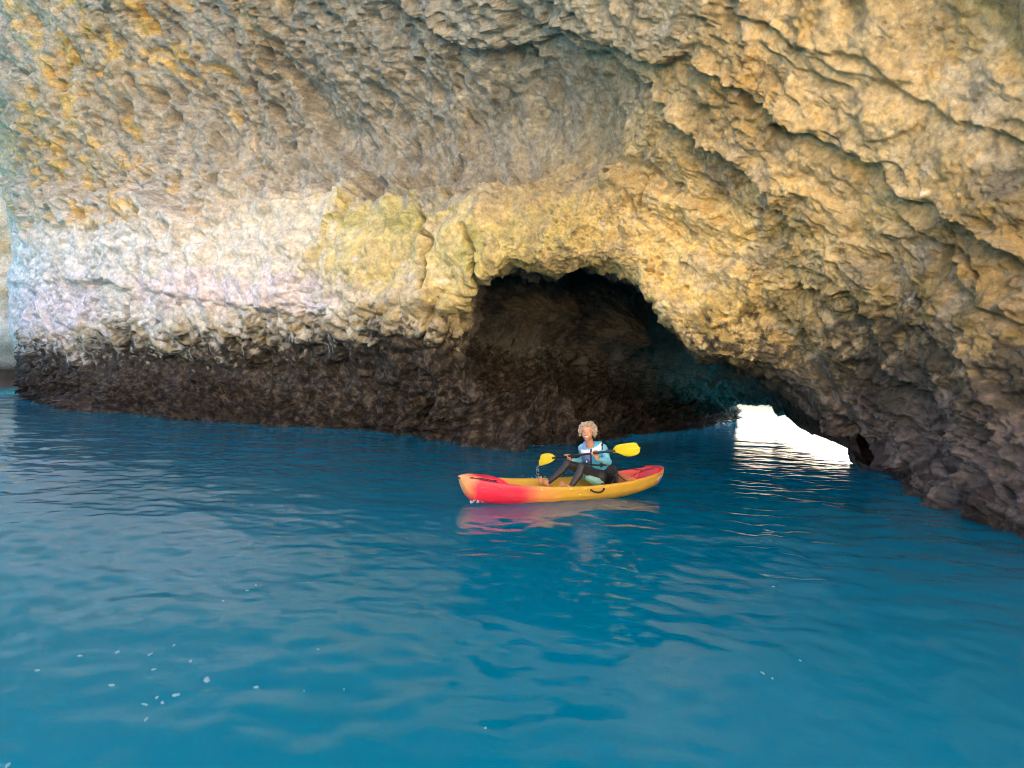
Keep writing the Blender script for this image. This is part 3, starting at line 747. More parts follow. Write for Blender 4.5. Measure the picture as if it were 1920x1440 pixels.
# bow and stern deck lines, carry toggles
def deckline(name, pxs, r_, lift=0.01):
    bm = bmesh.new(); P_ = []
    for px, py in pxs:
        p, nn = onhull(px, py, bvd); P_.append(p + Vector((0, 0, lift)))
    tube(bm, P_, r_, 6); return mesh_bm(name, bm, [M_BLACK], kayak)
deckline('bow_line', [(880, 897.5), (893, 898.2), (905, 899), (917, 901), (934, 906)], 0.006)
deckline('bow_line', [(884, 896.5), (900, 900), (918, 903.5), (932, 902)], 0.005)
deckline('stern_line', [(1187, 880.5), (1200, 882.5), (1213, 882), (1226, 878.5)], 0.006)
deckline('stern_line', [(1184, 894.5), (1194, 889), (1205, 884)], 0.005)
for sx, zz in ((-HALF - 0.005, 0.33), (HALF + 0.01, 0.35)):
    bm = bmesh.new(); tube(bm, [(sx, -0.035, zz - 0.02), (sx + 0.02 * np.sign(sx), 0, zz - 0.01), (sx, 0.035, zz - 0.02)], 0.010, 8)
    mesh_bm('toggle', bm, [M_BLACK], kayak)
# seat: black back rest with straps
def slab(bm, P_, th, nrm):
    t = [bm.verts.new(p + nrm * th / 2) for p in P_]; b = [bm.verts.new(p - nrm * th / 2) for p in P_]
    bm.faces.new(t); bm.faces.new(b[::-1])
    n = len(P_)
    for k in range(n): bm.faces.new((t[k], b[k], b[(k + 1) % n], t[(k + 1) % n]))
hipx = kl(1122, 892, 0).x
bm = bmesh.new()
P_ = []
for t in np.linspace(-1, 1, 9): P_.append(Vector((hipx + 0.20 - 0.06 * t * t, 0.22 * t, 0.09)))
for t in np.linspace(1, -1, 9): P_.append(Vector((hipx + 0.23 - 0.07 * t * t, 0.20 * t, 0.40 - 0.10 * t * t)))
n9 = 9
lo = [bm.verts.new(p) for p in P_[:9]]; hi = [bm.verts.new(p) for p in P_[9:][::-1]]
lo2 = [bm.verts.new(p + Vector((.04, 0, 0))) for p in P_[:9]]; hi2 = [bm.verts.new(p + Vector((.035, 0, 0))) for p in P_[9:][::-1]]
for k in range(8):
    bm.faces.new((lo[k], lo[k + 1], hi[k + 1], hi[k])); bm.faces.new((lo2[k], hi2[k], hi2[k + 1], lo2[k + 1]))
    bm.faces.new((hi[k], hi[k + 1], hi2[k + 1], hi2[k])); bm.faces.new((lo[k], lo2[k], lo2[k + 1], lo[k + 1]))
bm.faces.new((lo[0], hi[0], hi2[0], lo2[0])); bm.faces.new((lo[8], lo2[8], hi2[8], hi[8]))
seat = mesh_bm('seat_back', bm, [M_BLACK], kayak)
for sgn in (-1, 1):
    bm = bmesh.new(); tube(bm, [(hipx + 0.17, 0.19 * sgn, 0.32), (hipx + 0.24, 0.25 * sgn, 0.24), (hipx + 0.34, 0.27 * sgn, 0.19), (hipx + 0.40, 0.29 * sgn, 0.235)], 0.011, 6)
    mesh_bm('strap', bm, [M_BLACK], seat)
    bm = bmesh.new(); tube(bm, [(hipx + 0.15, 0.20 * sgn, 0.26), (hipx + 0.0, 0.26 * sgn, 0.16), (hipx - 0.16, 0.28 * sgn, 0.20)], 0.010, 6)
    mesh_bm('strap', bm, [M_BLACK], seat)

# ------------------------------------------------------------------ smooth bodies from distance fields
class Field:
    def __init__(s, lo, hi, h):
        s.lo = np.array(lo, float); s.h = h
        s.n = np.ceil((np.array(hi) - s.lo) / h).astype(int) + 1
        s.phi = np.full(s.n, 0.2, np.float32); s.lab = np.zeros(s.n, np.int8); s.best = np.full(s.n, 9.0, np.float32)
    def box(s, lo, hi):
        a = np.clip(np.floor((np.array(lo) - s.lo) / s.h).astype(int), 0, s.n - 1); b = np.clip(np.ceil((np.array(hi) - s.lo) / s.h).astype(int) + 1, 1, s.n)
        sl_ = tuple(slice(a[k], b[k]) for k in range(3))
        g = np.meshgrid(*[s.lo[k] + s.h * np.arange(a[k], b[k]) for k in range(3)], indexing='ij')
        return sl_, np.stack(g, -1)
    def put(s, sl_, d, k, label):
        d = d.astype(np.float32); p = s.phi[sl_]
        h_ = np.clip(0.5 + 0.5 * (p - d) / k, 0, 1)
        s.phi[sl_] = p + (d - p) * h_ - k * h_ * (1 - h_)
        if label is not None:
            m = d < s.best[sl_]; s.best[sl_] = np.where(m, d, s.best[sl_]); s.lab[sl_] = np.where(m, label, s.lab[sl_])
    def cone(s, a, b, ra, rb, label=0, k=0.03, sq=(1, 1, 1)):
        a, b = np.array(a, float), np.array(b, float); m = max(ra, rb) + 0.07
        sl_, P = s.box(np.minimum(a, b) - m, np.maximum(a, b) + m)
        sq = np.array(sq); A = a * 1; ab = (b - a); L2 = max(np.dot(ab, ab), 1e-9)
        t = np.clip(((P - A) @ ab) / L2, 0, 1)
        q = (P - A - t[..., None] * ab) / sq
        s.put(sl_, np.linalg.norm(q, axis=-1) - (ra + (rb - ra) * t), k, label)
    def ell(s, c, ax, r, label=0, k=0.02):           # ax: 3 unit rows
        c = np.array(c, float); m = max(r) + 0.05
        sl_, P = s.box(c - m, c + m); q = (P - c) @ np.array(ax).T / np.array(r)
        kk = np.linalg.norm(q, axis=-1)
        s.put(sl_, (kk - 1) * min(r) * 1.0, k, label)
    def chain(s, pts, rad, label=0, k=0.02):
        for i in range(len(pts) - 1): s.cone(pts[i], pts[i + 1], rad[i], rad[i + 1], label, k)
    def mesh(s):
        phi = s.phi; neg = phi < 0
        nx, ny, nz = phi.shape
        acc = np.zeros((nx - 1, ny - 1, nz - 1, 3), np.float32); cnt = np.zeros((nx - 1, ny - 1, nz - 1), np.float32)
        for ax in range(3):
            o1, o2 = [k for k in range(3) if k != ax]
            for i in (0, 1):
                for j in (0, 1):
                    s0 = [slice(0, -1)] * 3; s1 = [slice(0, -1)] * 3
                    s1[ax] = slice(1, None)
                    for o, v in ((o1, i), (o2, j)):
                        if v: s0[o] = slice(1, None); s1[o] = slice(1, None)
                    A, B = phi[tuple(s0)], phi[tuple(s1)]
                    m = (A < 0) != (B < 0)
                    t = np.where(m, A / np.where(m, A - B, 1), 0)
                    acc[..., ax] += np.where(m, t, 0); acc[..., o1] += np.where(m, i, 0); acc[..., o2] += np.where(m, j, 0)
                    cnt += m
        act = cnt > 0
        ids = np.full(act.shape, -1, np.int64); ids[act] = np.arange(act.sum())
        cell = np.argwhere(act)
        V = (cell + acc[act] / cnt[act][:, None]) * s.h + s.lo
        lab = s.lab[:-1, :-1, :-1][act]
        Fs = []
        for ax in range(3):
            o1, o2 = (ax + 1) % 3, (ax + 2) % 3
            s0 = [slice(None)] * 3; s1 = [slice(None)] * 3; s0[ax] = slice(0, -1); s1[ax] = slice(1, None)
            A, B = neg[tuple(s0)], neg[tuple(s1)]
            e = np.argwhere(A != B)
            ok = (e[:, o1] > 0) & (e[:, o2] > 0) & (e[:, o1] < phi.shape[o1] - 1) & (e[:, o2] < phi.shape[o2] - 1)
            e = e[ok]; flip = A[tuple(e.T)]
            def cid(d1, d2):
                c_ = e.copy(); c_[:, o1] -= d1; c_[:, o2] -= d2; return ids[tuple(c_.T)]
            q = np.stack([cid(1, 1), cid(0, 1), cid(0, 0), cid(1, 0)], 1)
            q[~flip] = q[~flip][:, ::-1]
            Fs.append(q)
        Fq = np.concatenate(Fs); Fq = Fq[(Fq >= 0).all(1)]
        return V, Fq, lab

# ------------------------------------------------------------------ the paddle (placed in the world, held across the body)
L0, R0 = at(1040, 858.5, 8.25), at(1149, 845.5, 7.22)
pd = (R0 - L0).normalized()
paddle = bpy.data.objects.new('paddle', None); col.objects.link(paddle); paddle.location = (L0 + R0) / 2
tag(paddle, 'double paddle with yellow blades and black shaft held across the body', 'paddle')
def pl(p): return Vector(p) - paddle.location
M_YBLADE = worn('yellow_blade_plastic', (.80, .58, .012), (.86, .64, .02), 0.35, 12, 0.1, 60)
bm = bmesh.new(); tube(bm, [pl(L0 - pd * 0.05), pl(L0.lerp(R0, .5)), pl(R0 + pd * 0.05)], 0.0155, 12)
shaft = mesh_bm('shaft', bm, [worn('black_shaft', (.012, .012, .014), (.02, .02, .022), 0.35, 30)], paddle)
for t in (0.03, 0.93):
    bm = bmesh.new(); c = L0.lerp(R0, t); tube(bm, [pl(c - pd * .012), pl(c + pd * .012)], [0.026, 0.026], 12)
    mesh_bm('drip_ring', bm, [M_BLACK], shaft)
def blade(outline, origin, out_dir, rot):
    n_ = pd.cross(Vector((0, 0, 1))).normalized()            # face towards the viewer's side
    if n_.dot(CAM - origin) < 0: n_ = -n_
    wd = n_.cross(pd).normalized()
    n_ = (Matrix.Rotation(rot, 3, pd) @ n_)
    P2 = []
    for px, py in outline:
        d = ray(px, py); t = (origin - CAM).dot(n_) / d.dot(n_); P2.append(CAM + d * t)
    # smooth the outline
    Q = []
    m = len(P2)
    for i in range(m):
        p0, p1, p2, p3 = P2[i - 1], P2[i], P2[(i + 1) % m], P2[(i + 2) % m]
        for t in (0, .25, .5, .75):
            Q.append(0.5 * ((2 * p1) + (p2 - p0) * t + (2 * p0 - 5 * p1 + 4 * p2 - p3) * t * t + (3 * p1 - p0 - 3 * p2 + p3) * t ** 3))
    bm = bmesh.new()
    rings = []
    for sc_, side in ((1.0, 0), (0.94, 1), (0.55, 1), (0.12, 1), (0.94, -1), (0.55, -1), (0.12, -1)):
        ring = []
        for q in Q:
            a = (q - origin).dot(out_dir); sp = origin + out_dir * a
            base = sp + (q - sp) * sc_
            rise = {1.0: 0, .94: .004, .55: .006, .12: .013}[sc_] * side
            cup = -0.02 * (max(a, 0) / 0.4) ** 2 - 0.010 * (1 - sc_)
            ring.append(bm.verts.new(pl(base + n_ * (rise + cup))))
        rings.append(ring)
    N = len(Q)
    for a, b in ((0, 1), (1, 2), (2, 3), (4, 0), (5, 4), (6, 5)):
        for k in range(N): bm.faces.new((rings[a][k], rings[a][(k + 1) % N], rings[b][(k + 1) % N], rings[b][k]))
    # close the thin spine
    for r_ in (rings[3], rings[6]):
        bm.faces.new(r_)
    return mesh_bm('blade', bm, [M_YBLADE], paddle)
blade([(1149, 848), (1152, 838), (1160, 833.5), (1174, 831.5), (1187, 830), (1192, 833), (1197, 845), (1194, 852), (1184, 856), (1172, 855.5), (1162, 851), (1155, 848.5)], R0, pd, R(8))
blade([(1040.5, 861), (1040, 855), (1033, 850.5), (1022, 850), (1013, 852.5), (1010.5, 860), (1008.5, 872.5), (1020, 871.5), (1031, 868)], L0, -pd, R(-6))

# ------------------------------------------------------------------ the person
# joints in the kayak's own frame
J = dict(
 pelvis=kl(1123, 890, 0.0), waist=kl(1120, 872, 0.0), chest=kl(1113, 850, -0.01), neckb=kl(1107, 834, -0.03), head=kl(1101.5, 812, -0.05),
 shn=kl(1131, 841, -0.12), shf=kl(1092, 841, 0.09),
 hipn=kl(1124, 894, -0.11), hipf=kl(1117, 889, 0.10),
 knn=kl(1091, 876, -0.15), ann=kl(1069, 915, -0.14),
 knf=kl(1064, 870, 0.15), anf=kl(1027, 905, 0.13))
shaft_l = [KI @ L0, KI @ R0]; pdl = (shaft_l[1] - shaft_l[0]).normalized()
def onshaft(px):
    best = min(np.linspace(0, 1, 400), key=lambda t: abs(960 + F * ((L0.lerp(R0, t) - CAM).dot(rgt)) / ((L0.lerp(R0, t) - CAM).dot(fwd)) - px))
    return shaft_l[0].lerp(shaft_l[1], best)
hn, hf = onshaft(1116.5), onshaft(1063.5)
lo = [min(j[k] for j in list(J.values()) + [hn, hf]) - 0.30 for k in range(3)]; hi = [max(j[k] for j in list(J.values()) + [hn, hf]) + 0.22 for k in range(3)]
hb = Field(lo, hi, 0.0065)
SK, SH, BL, TE = 0, 1, 2, 3
hb.cone(J['hipn'], J['hipf'], 0.105, 0.10, BL)
hb.cone(J['pelvis'], J['waist'], 0.115, 0.11, BL); hb.cone(J['waist'], J['chest'], 0.11, 0.125, SH, 0.04)
sm = (J['shn'] + J['shf']) / 2
hb.cone(J['shn'].lerp(sm, .18), J['shf'].lerp(sm, .18), 0.068, 0.068, SH, 0.05)
hb.cone(J['neckb'], J['neckb'].lerp(J['head'], .7), 0.052, 0.048, SK, 0.03)
# legs: black tights, teal under the thighs, bare feet
for hip, kn, an, s_ in ((J['hipn'], J['knn'], J['ann'], -1), (J['hipf'], J['knf'], J['anf'], 1)):
    hb.cone(hip, kn, 0.088, 0.056, BL)
    hb.cone(hip + Vector((-.03, 0, -.045)), kn.lerp(hip, .40) + Vector((0, 0, -.090)), 0.092, 0.052, TE, 0.025)
    calf = kn.lerp(an, 0.35) + Vector((0.018, 0, -0.005))
    hb.chain([kn, calf, an], [0.054, 0.052, 0.034], BL)
    heel = an + Vector((0.005, 0, -0.045))
    ball = an + Vector((-0.115, -0.01 * s_, 0.035)); toe = ball + Vector((-0.025, 0, 0.055))
    hb.chain([an, heel], [0.032, 0.030], SK, 0.012); hb.chain([heel, ball], [0.032, 0.030], SK, 0.02); hb.cone(an, ball, 0.030, 0.026, SK)
    for i in range(5):
        off = Vector((0, (i - 2) * 0.0165, 0)); ln = [1.15, 1.0, .92, .82, .7][i if s_ > 0 else i]
        hb.cone(ball + off, ball + off + (toe - ball) * ln, 0.0115 if i else 0.014, 0.009, SK, 0.008)
# arms
def two_bone(a, b, l1, l2, hint):
    d = (b - a); L = min(d.length, (l1 + l2) * 0.995); dn = d.normalized()
    x = (l1 * l1 - l2 * l2 + L * L) / (2 * L); hgt = math.sqrt(max(l1 * l1 - x * x, 1e-6))
    hh = hint - dn * hint.dot(dn); return a + dn * x + hh.normalized() * hgt
def hand(center, wrist, s_):
    # shaft runs along pdl through center; fingers wrap it, starting on the wrist's side
    w_ = (wrist - center); w_ = (w_ - pdl * w_.dot(pdl)).normalized(); v_ = pdl.cross(w_)
    if v_.z < 0: v_ = -v_                                   # knuckles pass over the top
    palm = center + w_ * 0.036
    hb.cone(wrist, palm + w_ * 0.03, 0.024, 0.026, SK, 0.015)
    for i in range(4):
        o_ = pdl * ((i - 1.5) * 0.0205)
        rr_ = 0.0265
        arc = [center + o_ + (w_ * math.cos(a) + v_ * math.sin(a)) * rr_ * (1.35 if a < .3 else 1.0) for a in (0.15, 1.0, 1.9, 2.8, 3.5)]
        hb.cone(palm + o_ * 0.8 + w_ * 0.02, arc[0], 0.0135, 0.012, SK, 0.008)
        hb.chain(arc, [0.0120, 0.0112, 0.0105, 0.0098, 0.009][:5], SK, 0.005)
    th0 = palm + pdl * s_ * 0.034
    arc = [th0] + [center + pdl * s_ * 0.040 + (w_ * math.cos(a) - v_ * math.sin(a)) * 0.027 for a in (0.5, 1.5, 2.3)]
    hb.chain(arc, [0.014, 0.013, 0.0115, 0.010], SK, 0.006)
tocam = (CAML - J['head']).normalized()
wn_ = hn + Vector((0.02, -0.01, -0.075)) ; wf_ = hf + Vector((0.055, -0.015, -0.06))
for sh, wr, hc, hint, s_ in ((J['shn'], wn_, hn, Vector((0.55, -0.55, -0.75)), 1), (J['shf'], wf_, hf, Vector((-0.1, 0.6, -0.9)), -1)):
    el = two_bone(sh, wr, 0.27, 0.245, hint)
    hb.chain([sh, sh.lerp(el, .4), el], [0.060, 0.052, 0.043], SH, 0.03)
    hb.chain([el, el.lerp(wr, .35), el.lerp(wr, .86)], [0.044, 0.043, 0.032], SH, 0.025)
    hb.cone(el.lerp(wr, .82), wr, 0.025, 0.023, SK, 0.012)
    hand(hc, wr, -1 if s_ > 0 else 1)
# head turned to the viewer, smiling
hc_ = J['head']
fd = (tocam + Vector((-0.16, 0, -0.02))).normalized(); hu = (Vector((0.06, 0, 1)) - fd * fd.z).normalized(); hs = fd.cross(hu)
AX = [tuple(hs), tuple(hu), tuple(fd)]
def hp(a, b, c): return hc_ + hs * a + hu * b + fd * c
hb.ell(hp(0, .028, -.012), AX, (.074, .090, .092), SK, .02)
hb.ell(hp(0, -.020, .018), AX, (.062, .080, .066), SK, .02)
hb.cone(hp(0, -.055, .038), hp(0, -.088, .050), 0.042, 0.024, SK, 0.025)
hb.cone(hp(-.03, -.03, .046), hp(.03, -.03, .046), 0.032, 0.032, SK, 0.02)
hb.chain([hp(0, .018, .078), hp(0, -.008, .096), hp(0, -.022, .098)], [.009, .011, .013], SK, .010)
hb.cone(hp(-.012, -.025, .088), hp(.012, -.025, .088), .009, .009, SK, .008)
hb.cone(hp(-.035, .026, .066), hp(.035, .026, .066), .014, .014, SK, .012)
for s_ in (-1, 1): hb.ell(hp(.074 * s_, -.002, -.005), AX, (.012, .028, .018), SK, .008)
V, Fq, lab = hb.mesh()
M_SKIN = worn('skin', (.46, .22, .13), (.52, .26, .16), 0.5, 25)
M_SKIN.node_tree.nodes['Principled BSDF'].inputs['Subsurface Weight'].default_value = 0.08
M_SKIN.node_tree.nodes['Principled BSDF'].inputs['Subsurface Radius'].default_value = (.01, .004, .002)
M_SHIRT = worn('light_blue_sleeve', (.12, .40, .52), (.17, .47, .58), 0.65, 14, 0.5, 40)
M_TIGHTS = worn('black_neoprene', (.010, .010, .013), (.022, .021, .026), 0.55, 18, 0.3, 60)
M_TEAL = worn('teal_neoprene', (.15, .36, .36), (.21, .42, .42), 0.65, 18, 0.3, 60)
person = mesh_np('person', V, Fq, [M_SKIN, M_SHIRT, M_TIGHTS, M_TEAL], None, True, lab[Fq[:, 0]])
person.matrix_world = KM
tag(person, 'smiling seated paddler with curly blond hair, blue vest and black tights', 'person')
def child(name, fld, mats, parent, mi=None):
    V, Fq, lb = fld.mesh(); return mesh_np(name, V, Fq, mats, parent, True, lb[Fq[:, 0]] if mi is None else mi)
# eyes, brows, mouth
def ellmesh(name, c, ax, r, m_, parent, n=10):
    bm = bmesh.new(); bmesh.ops.create_uvsphere(bm, u_segments=n + 4, v_segments=n, radius=1)
    for v in bm.verts:
        q = v.co.copy(); v.co = Vector(c) + Vector(ax[0]) * q.x * r[0] + Vector(ax[1]) * q.y * r[1] + Vector(ax[2]) * q.z * r[2]
    return mesh_bm(name, bm, [m_], parent)
M_EYEW = worn('eye_white', (.75, .73, .70), (.8, .78, .75), .2, 40); M_IRIS = worn('iris', (.03, .018, .01), (.05, .03, .015), .15, 80)
M_BROW = worn('brow_hair', (.05, .03, .02), (.08, .05, .03), .7, 80); M_TEETH = worn('teeth', (.80, .78, .72), (.84, .82, .77), .25, 30); M_LIP = worn('lips', (.42, .13, .10), (.48, .17, .13), .4, 40)
for s_ in (-1, 1):
    ey = ellmesh('eye', hp(.029 * s_, .006, .070), AX, (.0135, .007, .010), M_EYEW, person)
    ellmesh('iris', hp(.029 * s_, .006, .078), AX, (.0062, .0062, .004), M_IRIS, ey)
    bm = bmesh.new(); tube(bm, [hp(.014 * s_, .031, .080), hp(.030 * s_, .036, .079), hp(.048 * s_, .027, .068)], [.0035, .0045, .003], 6); mesh_bm('eyebrow', bm, [M_BROW], person)
bm = bmesh.new(); tube(bm, [hp(-.028, -.041, .074), hp(-.014, -.049, .083), hp(0, -.052, .086), hp(.014, -.049, .083), hp(.028, -.041, .074)], [.004, .009, .0105, .009, .004], 8)
mth = mesh_bm('teeth', bm, [M_TEETH], person)
for dy_, w_ in ((.011, .004), (-.013, .005)):
    bm = bmesh.new(); tube(bm, [hp(-.031, -.040, .073), hp(-.015, -.049 + dy_ * .8, .083), hp(0, -.052 + dy_, .087), hp(.015, -.049 + dy_ * .8, .083), hp(.031, -.040, .073)], [.002, w_, w_, w_, .002], 6)
    mesh_bm('lip', bm, [M_LIP], person)
# curly hair: a cap with hundreds of ringlets
hm = Field([hc_[k] - 0.19 for k in range(3)], [hc_[k] + 0.21 for k in range(3)], 0.006)
hm.ell(hp(0, .038, -.032), AX, (.092, .096, .094), 0, .01)
rh = random.Random(5)
curls = []
tries = 0
while len(curls) < 330 and tries < 9000:
    tries += 1
    th = rh.uniform(0, 2 * math.pi); cz = rh.uniform(-1, 1); sr = math.sqrt(1 - cz * cz)
    d_ = (sr * math.cos(th), cz, sr * math.sin(th))           # side, up, forward
    if d_[1] < -0.62: continue
    if d_[2] > 0.30 and d_[1] < 0.46 and abs(d_[0]) < 0.80: continue
    if d_[2] > 0.62 and d_[1] < 0.62: continue
    rad = 0.108 + rh.uniform(-.012, .016)
    c_ = hp(d_[0] * rad * 1.0, .034 + d_[1] * rad * .98, -.026 + d_[2] * rad * .90)
    curls.append((c_, d_)); r1 = rh.uniform(.013, .022)
    hm.ell(c_, AX, (r1, r1, r1), 0, .006)
# carve the face free
sl_, P = hm.box([hc_[k] - .18 for k in range(3)], [hc_[k] + .2 for k in range(3)])
q = (P - np.array(hp(0, -.030, .085))) @ np.array(AX).T / np.array((.066, .098, .085))
hm.phi[sl_] = np.maximum(hm.phi[sl_], -((np.linalg.norm(q, axis=-1) - 1) * .07).astype(np.float32))
M_HAIR = worn('curly_blond_hair', (.54, .44, .31), (.18, .12, .08), .75, 26, 0.8, 120)
hair = child('hair', hm, [M_HAIR], person)
bm = bmesh.new()
for c_, d_ in curls[::1]:
    nrm = (hs * d_[0] + hu * d_[1] + fd * d_[2]).normalized()
    u_ = nrm.orthogonal().normalized(); u_.rotate(Matrix.Rotation(rh.uniform(0, 6.28), 3, nrm)); v_ = nrm.cross(u_)
    r1 = rh.uniform(.008, .013); P_ = []
    for k in range(9):
        a = k / 8 * 2 * math.pi * 1.25
        P_.append(c_ + nrm * (.008 + k * .0017) + (u_ * math.cos(a) + v_ * math.sin(a)) * r1)
    tube(bm, P_, 0.0032, 4)
cu = mesh_bm('curl', bm, [worn('blond_curl', (.66, .56, .42), (.42, .32, .21), .7, 40)], hair); tag(cu, kind='stuff')
# life vest over the shirt
front_d = (J['shn'] - J['shf']).cross(Vector((0, 0, 1))).normalized()
if front_d.dot(tocam) < 0: front_d = -front_d
side_d = (J['shn'] - J['shf']); side_d.z = 0; side_d.normalize()
vf = Field([min(J['pelvis'][k], J['neckb'][k]) - .30 for k in range(3)], [max(J['pelvis'][k], J['neckb'][k]) + .30 for k in range(3)], 0.0065)
wst = J['waist'] + Vector((0, 0, 0.01)); tp = J['chest'].lerp(sm, .55)
vf.cone(wst, J['chest'], 0.150, 0.168, 0, .04); vf.cone(J['chest'].lerp(sm, .4) + side_d * .065, J['chest'].lerp(sm, .4) - side_d * .065, .125, .125, 0, .05)
for s_ in (-1, 1):
    a_ = J['chest'] + side_d * .085 * s_ + front_d * .10 + Vector((0, 0, .02)); b_ = sm + side_d * .095 * s_ + Vector((0, 0, .072)); c_ = J['chest'] + side_d * .08 * s_ - front_d * .12
    vf.chain([a_, b_, c_], [.050, .030, .050], 0, .03)
sl_, P = vf.box(vf.lo, vf.lo + vf.n * vf.h)
def cut(d): vf.phi[sl_] = np.maximum(vf.phi[sl_], d.astype(np.float32))
def segd(a, b, P):
    a, b = np.array(a), np.array(b); ab = b - a; t = np.clip(((P - a) @ ab) / (ab @ ab), 0, 1); return np.linalg.norm(P - a - t[..., None] * ab, axis=-1)
axis_up = np.array((J['neckb'] - J['waist']).normalized())
cut(-((P - np.array(wst)) @ axis_up + 0.055))                                             # hem
cut(0.060 - segd(J['neckb'] + Vector((0, 0, -.035)) + front_d * .03, J['neckb'] + Vector((0, 0, .2)) + front_d * .05, P))   # neck hole
for sh in (J['shn'], J['shf']):
    o_ = (sh - sm).normalized(); cut(0.070 - segd(sh + o_ * .005 + Vector((0, 0, -.075)), sh + o_ * .16 + Vector((0, 0, -.075)), P)); cut(0.066 - segd(sh + o_ * .01, sh + o_ * .2, P))
V, Fq, lb = vf.mesh()
cen = V[Fq].mean(1); rel_ = cen - np.array(J['chest'])
sd = rel_ @ np.array(side_d); fr = rel_ @ np.array(front_d); hh = (cen - np.array(wst)) @ axis_up
top_h = float(np.dot(np.array(sm) - np.array(wst), axis_up))
mi = np.zeros(len(Fq), int)                                   # 0 cyan
mi[(sd < -0.012)] = 1                                         # far panel: deeper blue
mi[(hh > top_h + 0.012) & (hh < top_h + 0.062) & (fr > -0.02)] = 2             # white shoulder patches
mi[(np.abs(sd + 0.014) < 0.016) & (fr > 0)] = 3               # dark zip
M_V = [worn('cyan_vest', (.045, .36, .58), (.07, .42, .64), .6, 16, .4, 50), worn('blue_vest_panel', (.13, .24, .56), (.17, .29, .62), .6, 16, .4, 50), worn('white_vest_patch', (.70, .71, .74), (.78, .78, .80), .6, 20), worn('navy_zip', (.02, .04, .11), (.03, .055, .14), .5, 40)]
vest = mesh_np('life_vest', V, Fq, M_V, person, True, mi)
# waist belt with buckle, and chest strap
bvv = BVHTree.FromPolygons([Vector(v) for v in V], Fq.tolist())
def around(h_, r_, name, parent, a0=0, a1=2 * math.pi):
    bm = bmesh.new(); P_ = []
    c0 = Vector(np.array(wst) + axis_up * h_)
    for a in np.linspace(a0, a1, 40):
        d = (front_d * math.cos(a) + side_d * math.sin(a)).normalized()
        hit = bvv.ray_cast(c0 + d * 0.4, -d)
        p = hit[0] if hit[0] is not None else c0 + d * 0.16
        if (p - c0).length > .26: p = c0 + d * .17
        P_.append((p, d))
    vs_ = []
    for p, d in P_:
        n_ = Vector(axis_up); vs_.append([bm.verts.new(p + d * .007 + n_ * r_), bm.verts.new(p + d * .007 - n_ * r_), bm.verts.new(p - d * .006 - n_ * r_), bm.verts.new(p - d * .006 + n_ * r_)])
    for a, b in zip(vs_, vs_[1:]):
        for k in range(4): bm.faces.new((a[k], a[(k + 1) % 4], b[(k + 1) % 4], b[k]))
    return mesh_bm(name, bm, [M_BLACK], parent, False), P_
belt, bp_ = around(0.012, 0.013, 'belt', vest)
pb, db = bp_[3]
bm = bmesh.new(); disc(bm, pb + db * .008, db, .026, .034, .016, 8, ax=side_d); mesh_bm('buckle', bm, [M_BLACK], vest)
# dark edging round the near arm hole
bm = bmesh.new(); P_ = []
o_ = (J['shn'] - sm).normalized(); c0 = J['shn'] - o_ * 0.004 + Vector((0, 0, -.030))
e1_ = front_d; e2_ = o_.cross(e1_)
for a in np.linspace(0, 2 * math.pi, 28): P_.append(c0 + (e1_ * math.cos(a) * .088 + e2_ * math.sin(a) * .108))
tube(bm, P_, .013, 6, cap=False); mesh_bm('arm_hole_edging', bm, [M_BLACK], vest)
# pale vertical print on the near panel, small pouch on the far panel
bm = bmesh.new()
for k in range(5):
    c0 = Vector(np.array(wst) + axis_up * (0.05 + 0.026 * k)); d = (front_d * math.cos(.32) + side_d * math.sin(.32)).normalized()
    hit = bvv.ray_cast(c0 + d * .4, -d)
    if hit[0] is None: continue
    p = hit[0] + d * .003; u_ = side_d; v_ = Vector(axis_up)
    tube(bm, [p - u_ * .010 - v_ * .007, p - u_ * .010 + v_ * .007, p + u_ * .008 + v_ * .004, p + u_ * .010 - v_ * .007], .0028, 4)
mesh_bm('print', bm, [M_V[2]], vest)
c0 = Vector(np.array(wst) + axis_up * .06); d = (front_d * math.cos(-.55) + side_d * math.sin(-.55)).normalized(); hit = bvv.ray_cast(c0 + d * .4, -d)
if hit[0] is not None:
    bm = bmesh.new(); disc(bm, hit[0], d, .034, .045, .022, 10, ax=side_d); pc = mesh_bm('pouch', bm, [M_V[3]], vest)
    bm = bmesh.new(); disc(bm, hit[0] + d * .023, d, .012, .016, .004, 8, ax=side_d); mesh_bm('pouch_badge', bm, [M_V[2]], pc)

# ------------------------------------------------------------------ splashes, drips and foam
M_SPRAY = mat('spray', (.80, .88, .92), 0.1, IOR=1.333, Transmission_Weight=0.6)
def drops(name, label, gen, n, rmin, rmax, cat):
    rd = random.Random(name); bm = bmesh.new(); P0 = None
    for k in range(n):
        p = Vector(gen(rd)); r_ = rd.uniform(rmin, rmax)
        if P0 is None: P0 = p.copy()
        m_ = Matrix.Translation(p - P0) @ Matrix.Rotation(rd.uniform(0, 3), 4, 'Z') @ Matrix.Diagonal((r_ * rd.uniform(.7, 1.2), r_, r_ * rd.uniform(.8, 2.0), 1))
        bmesh.ops.create_icosphere(bm, subdivisions=1, radius=1, matrix=m_)
    o = mesh_bm(name, bm, [M_SPRAY]); o.location = P0
    return tag(o, label, cat, kind='stuff')
bt = at(1008.5, 873, (L0 - pd * .38).y)
def dripgen(rd):
    t = rd.random() ** 1.2; p = bt + Vector((rd.uniform(-.012, .012) * (1 + 2 * t), rd.uniform(-.02, .02), -t * (bt.z - .03))); return p
drops('water_drip', 'thin string of drops falling from the far yellow paddle blade', dripgen, 46, .003, .008, 'drip')
bw = KM @ Vector((-HALF + .22, -.10, 0.02))
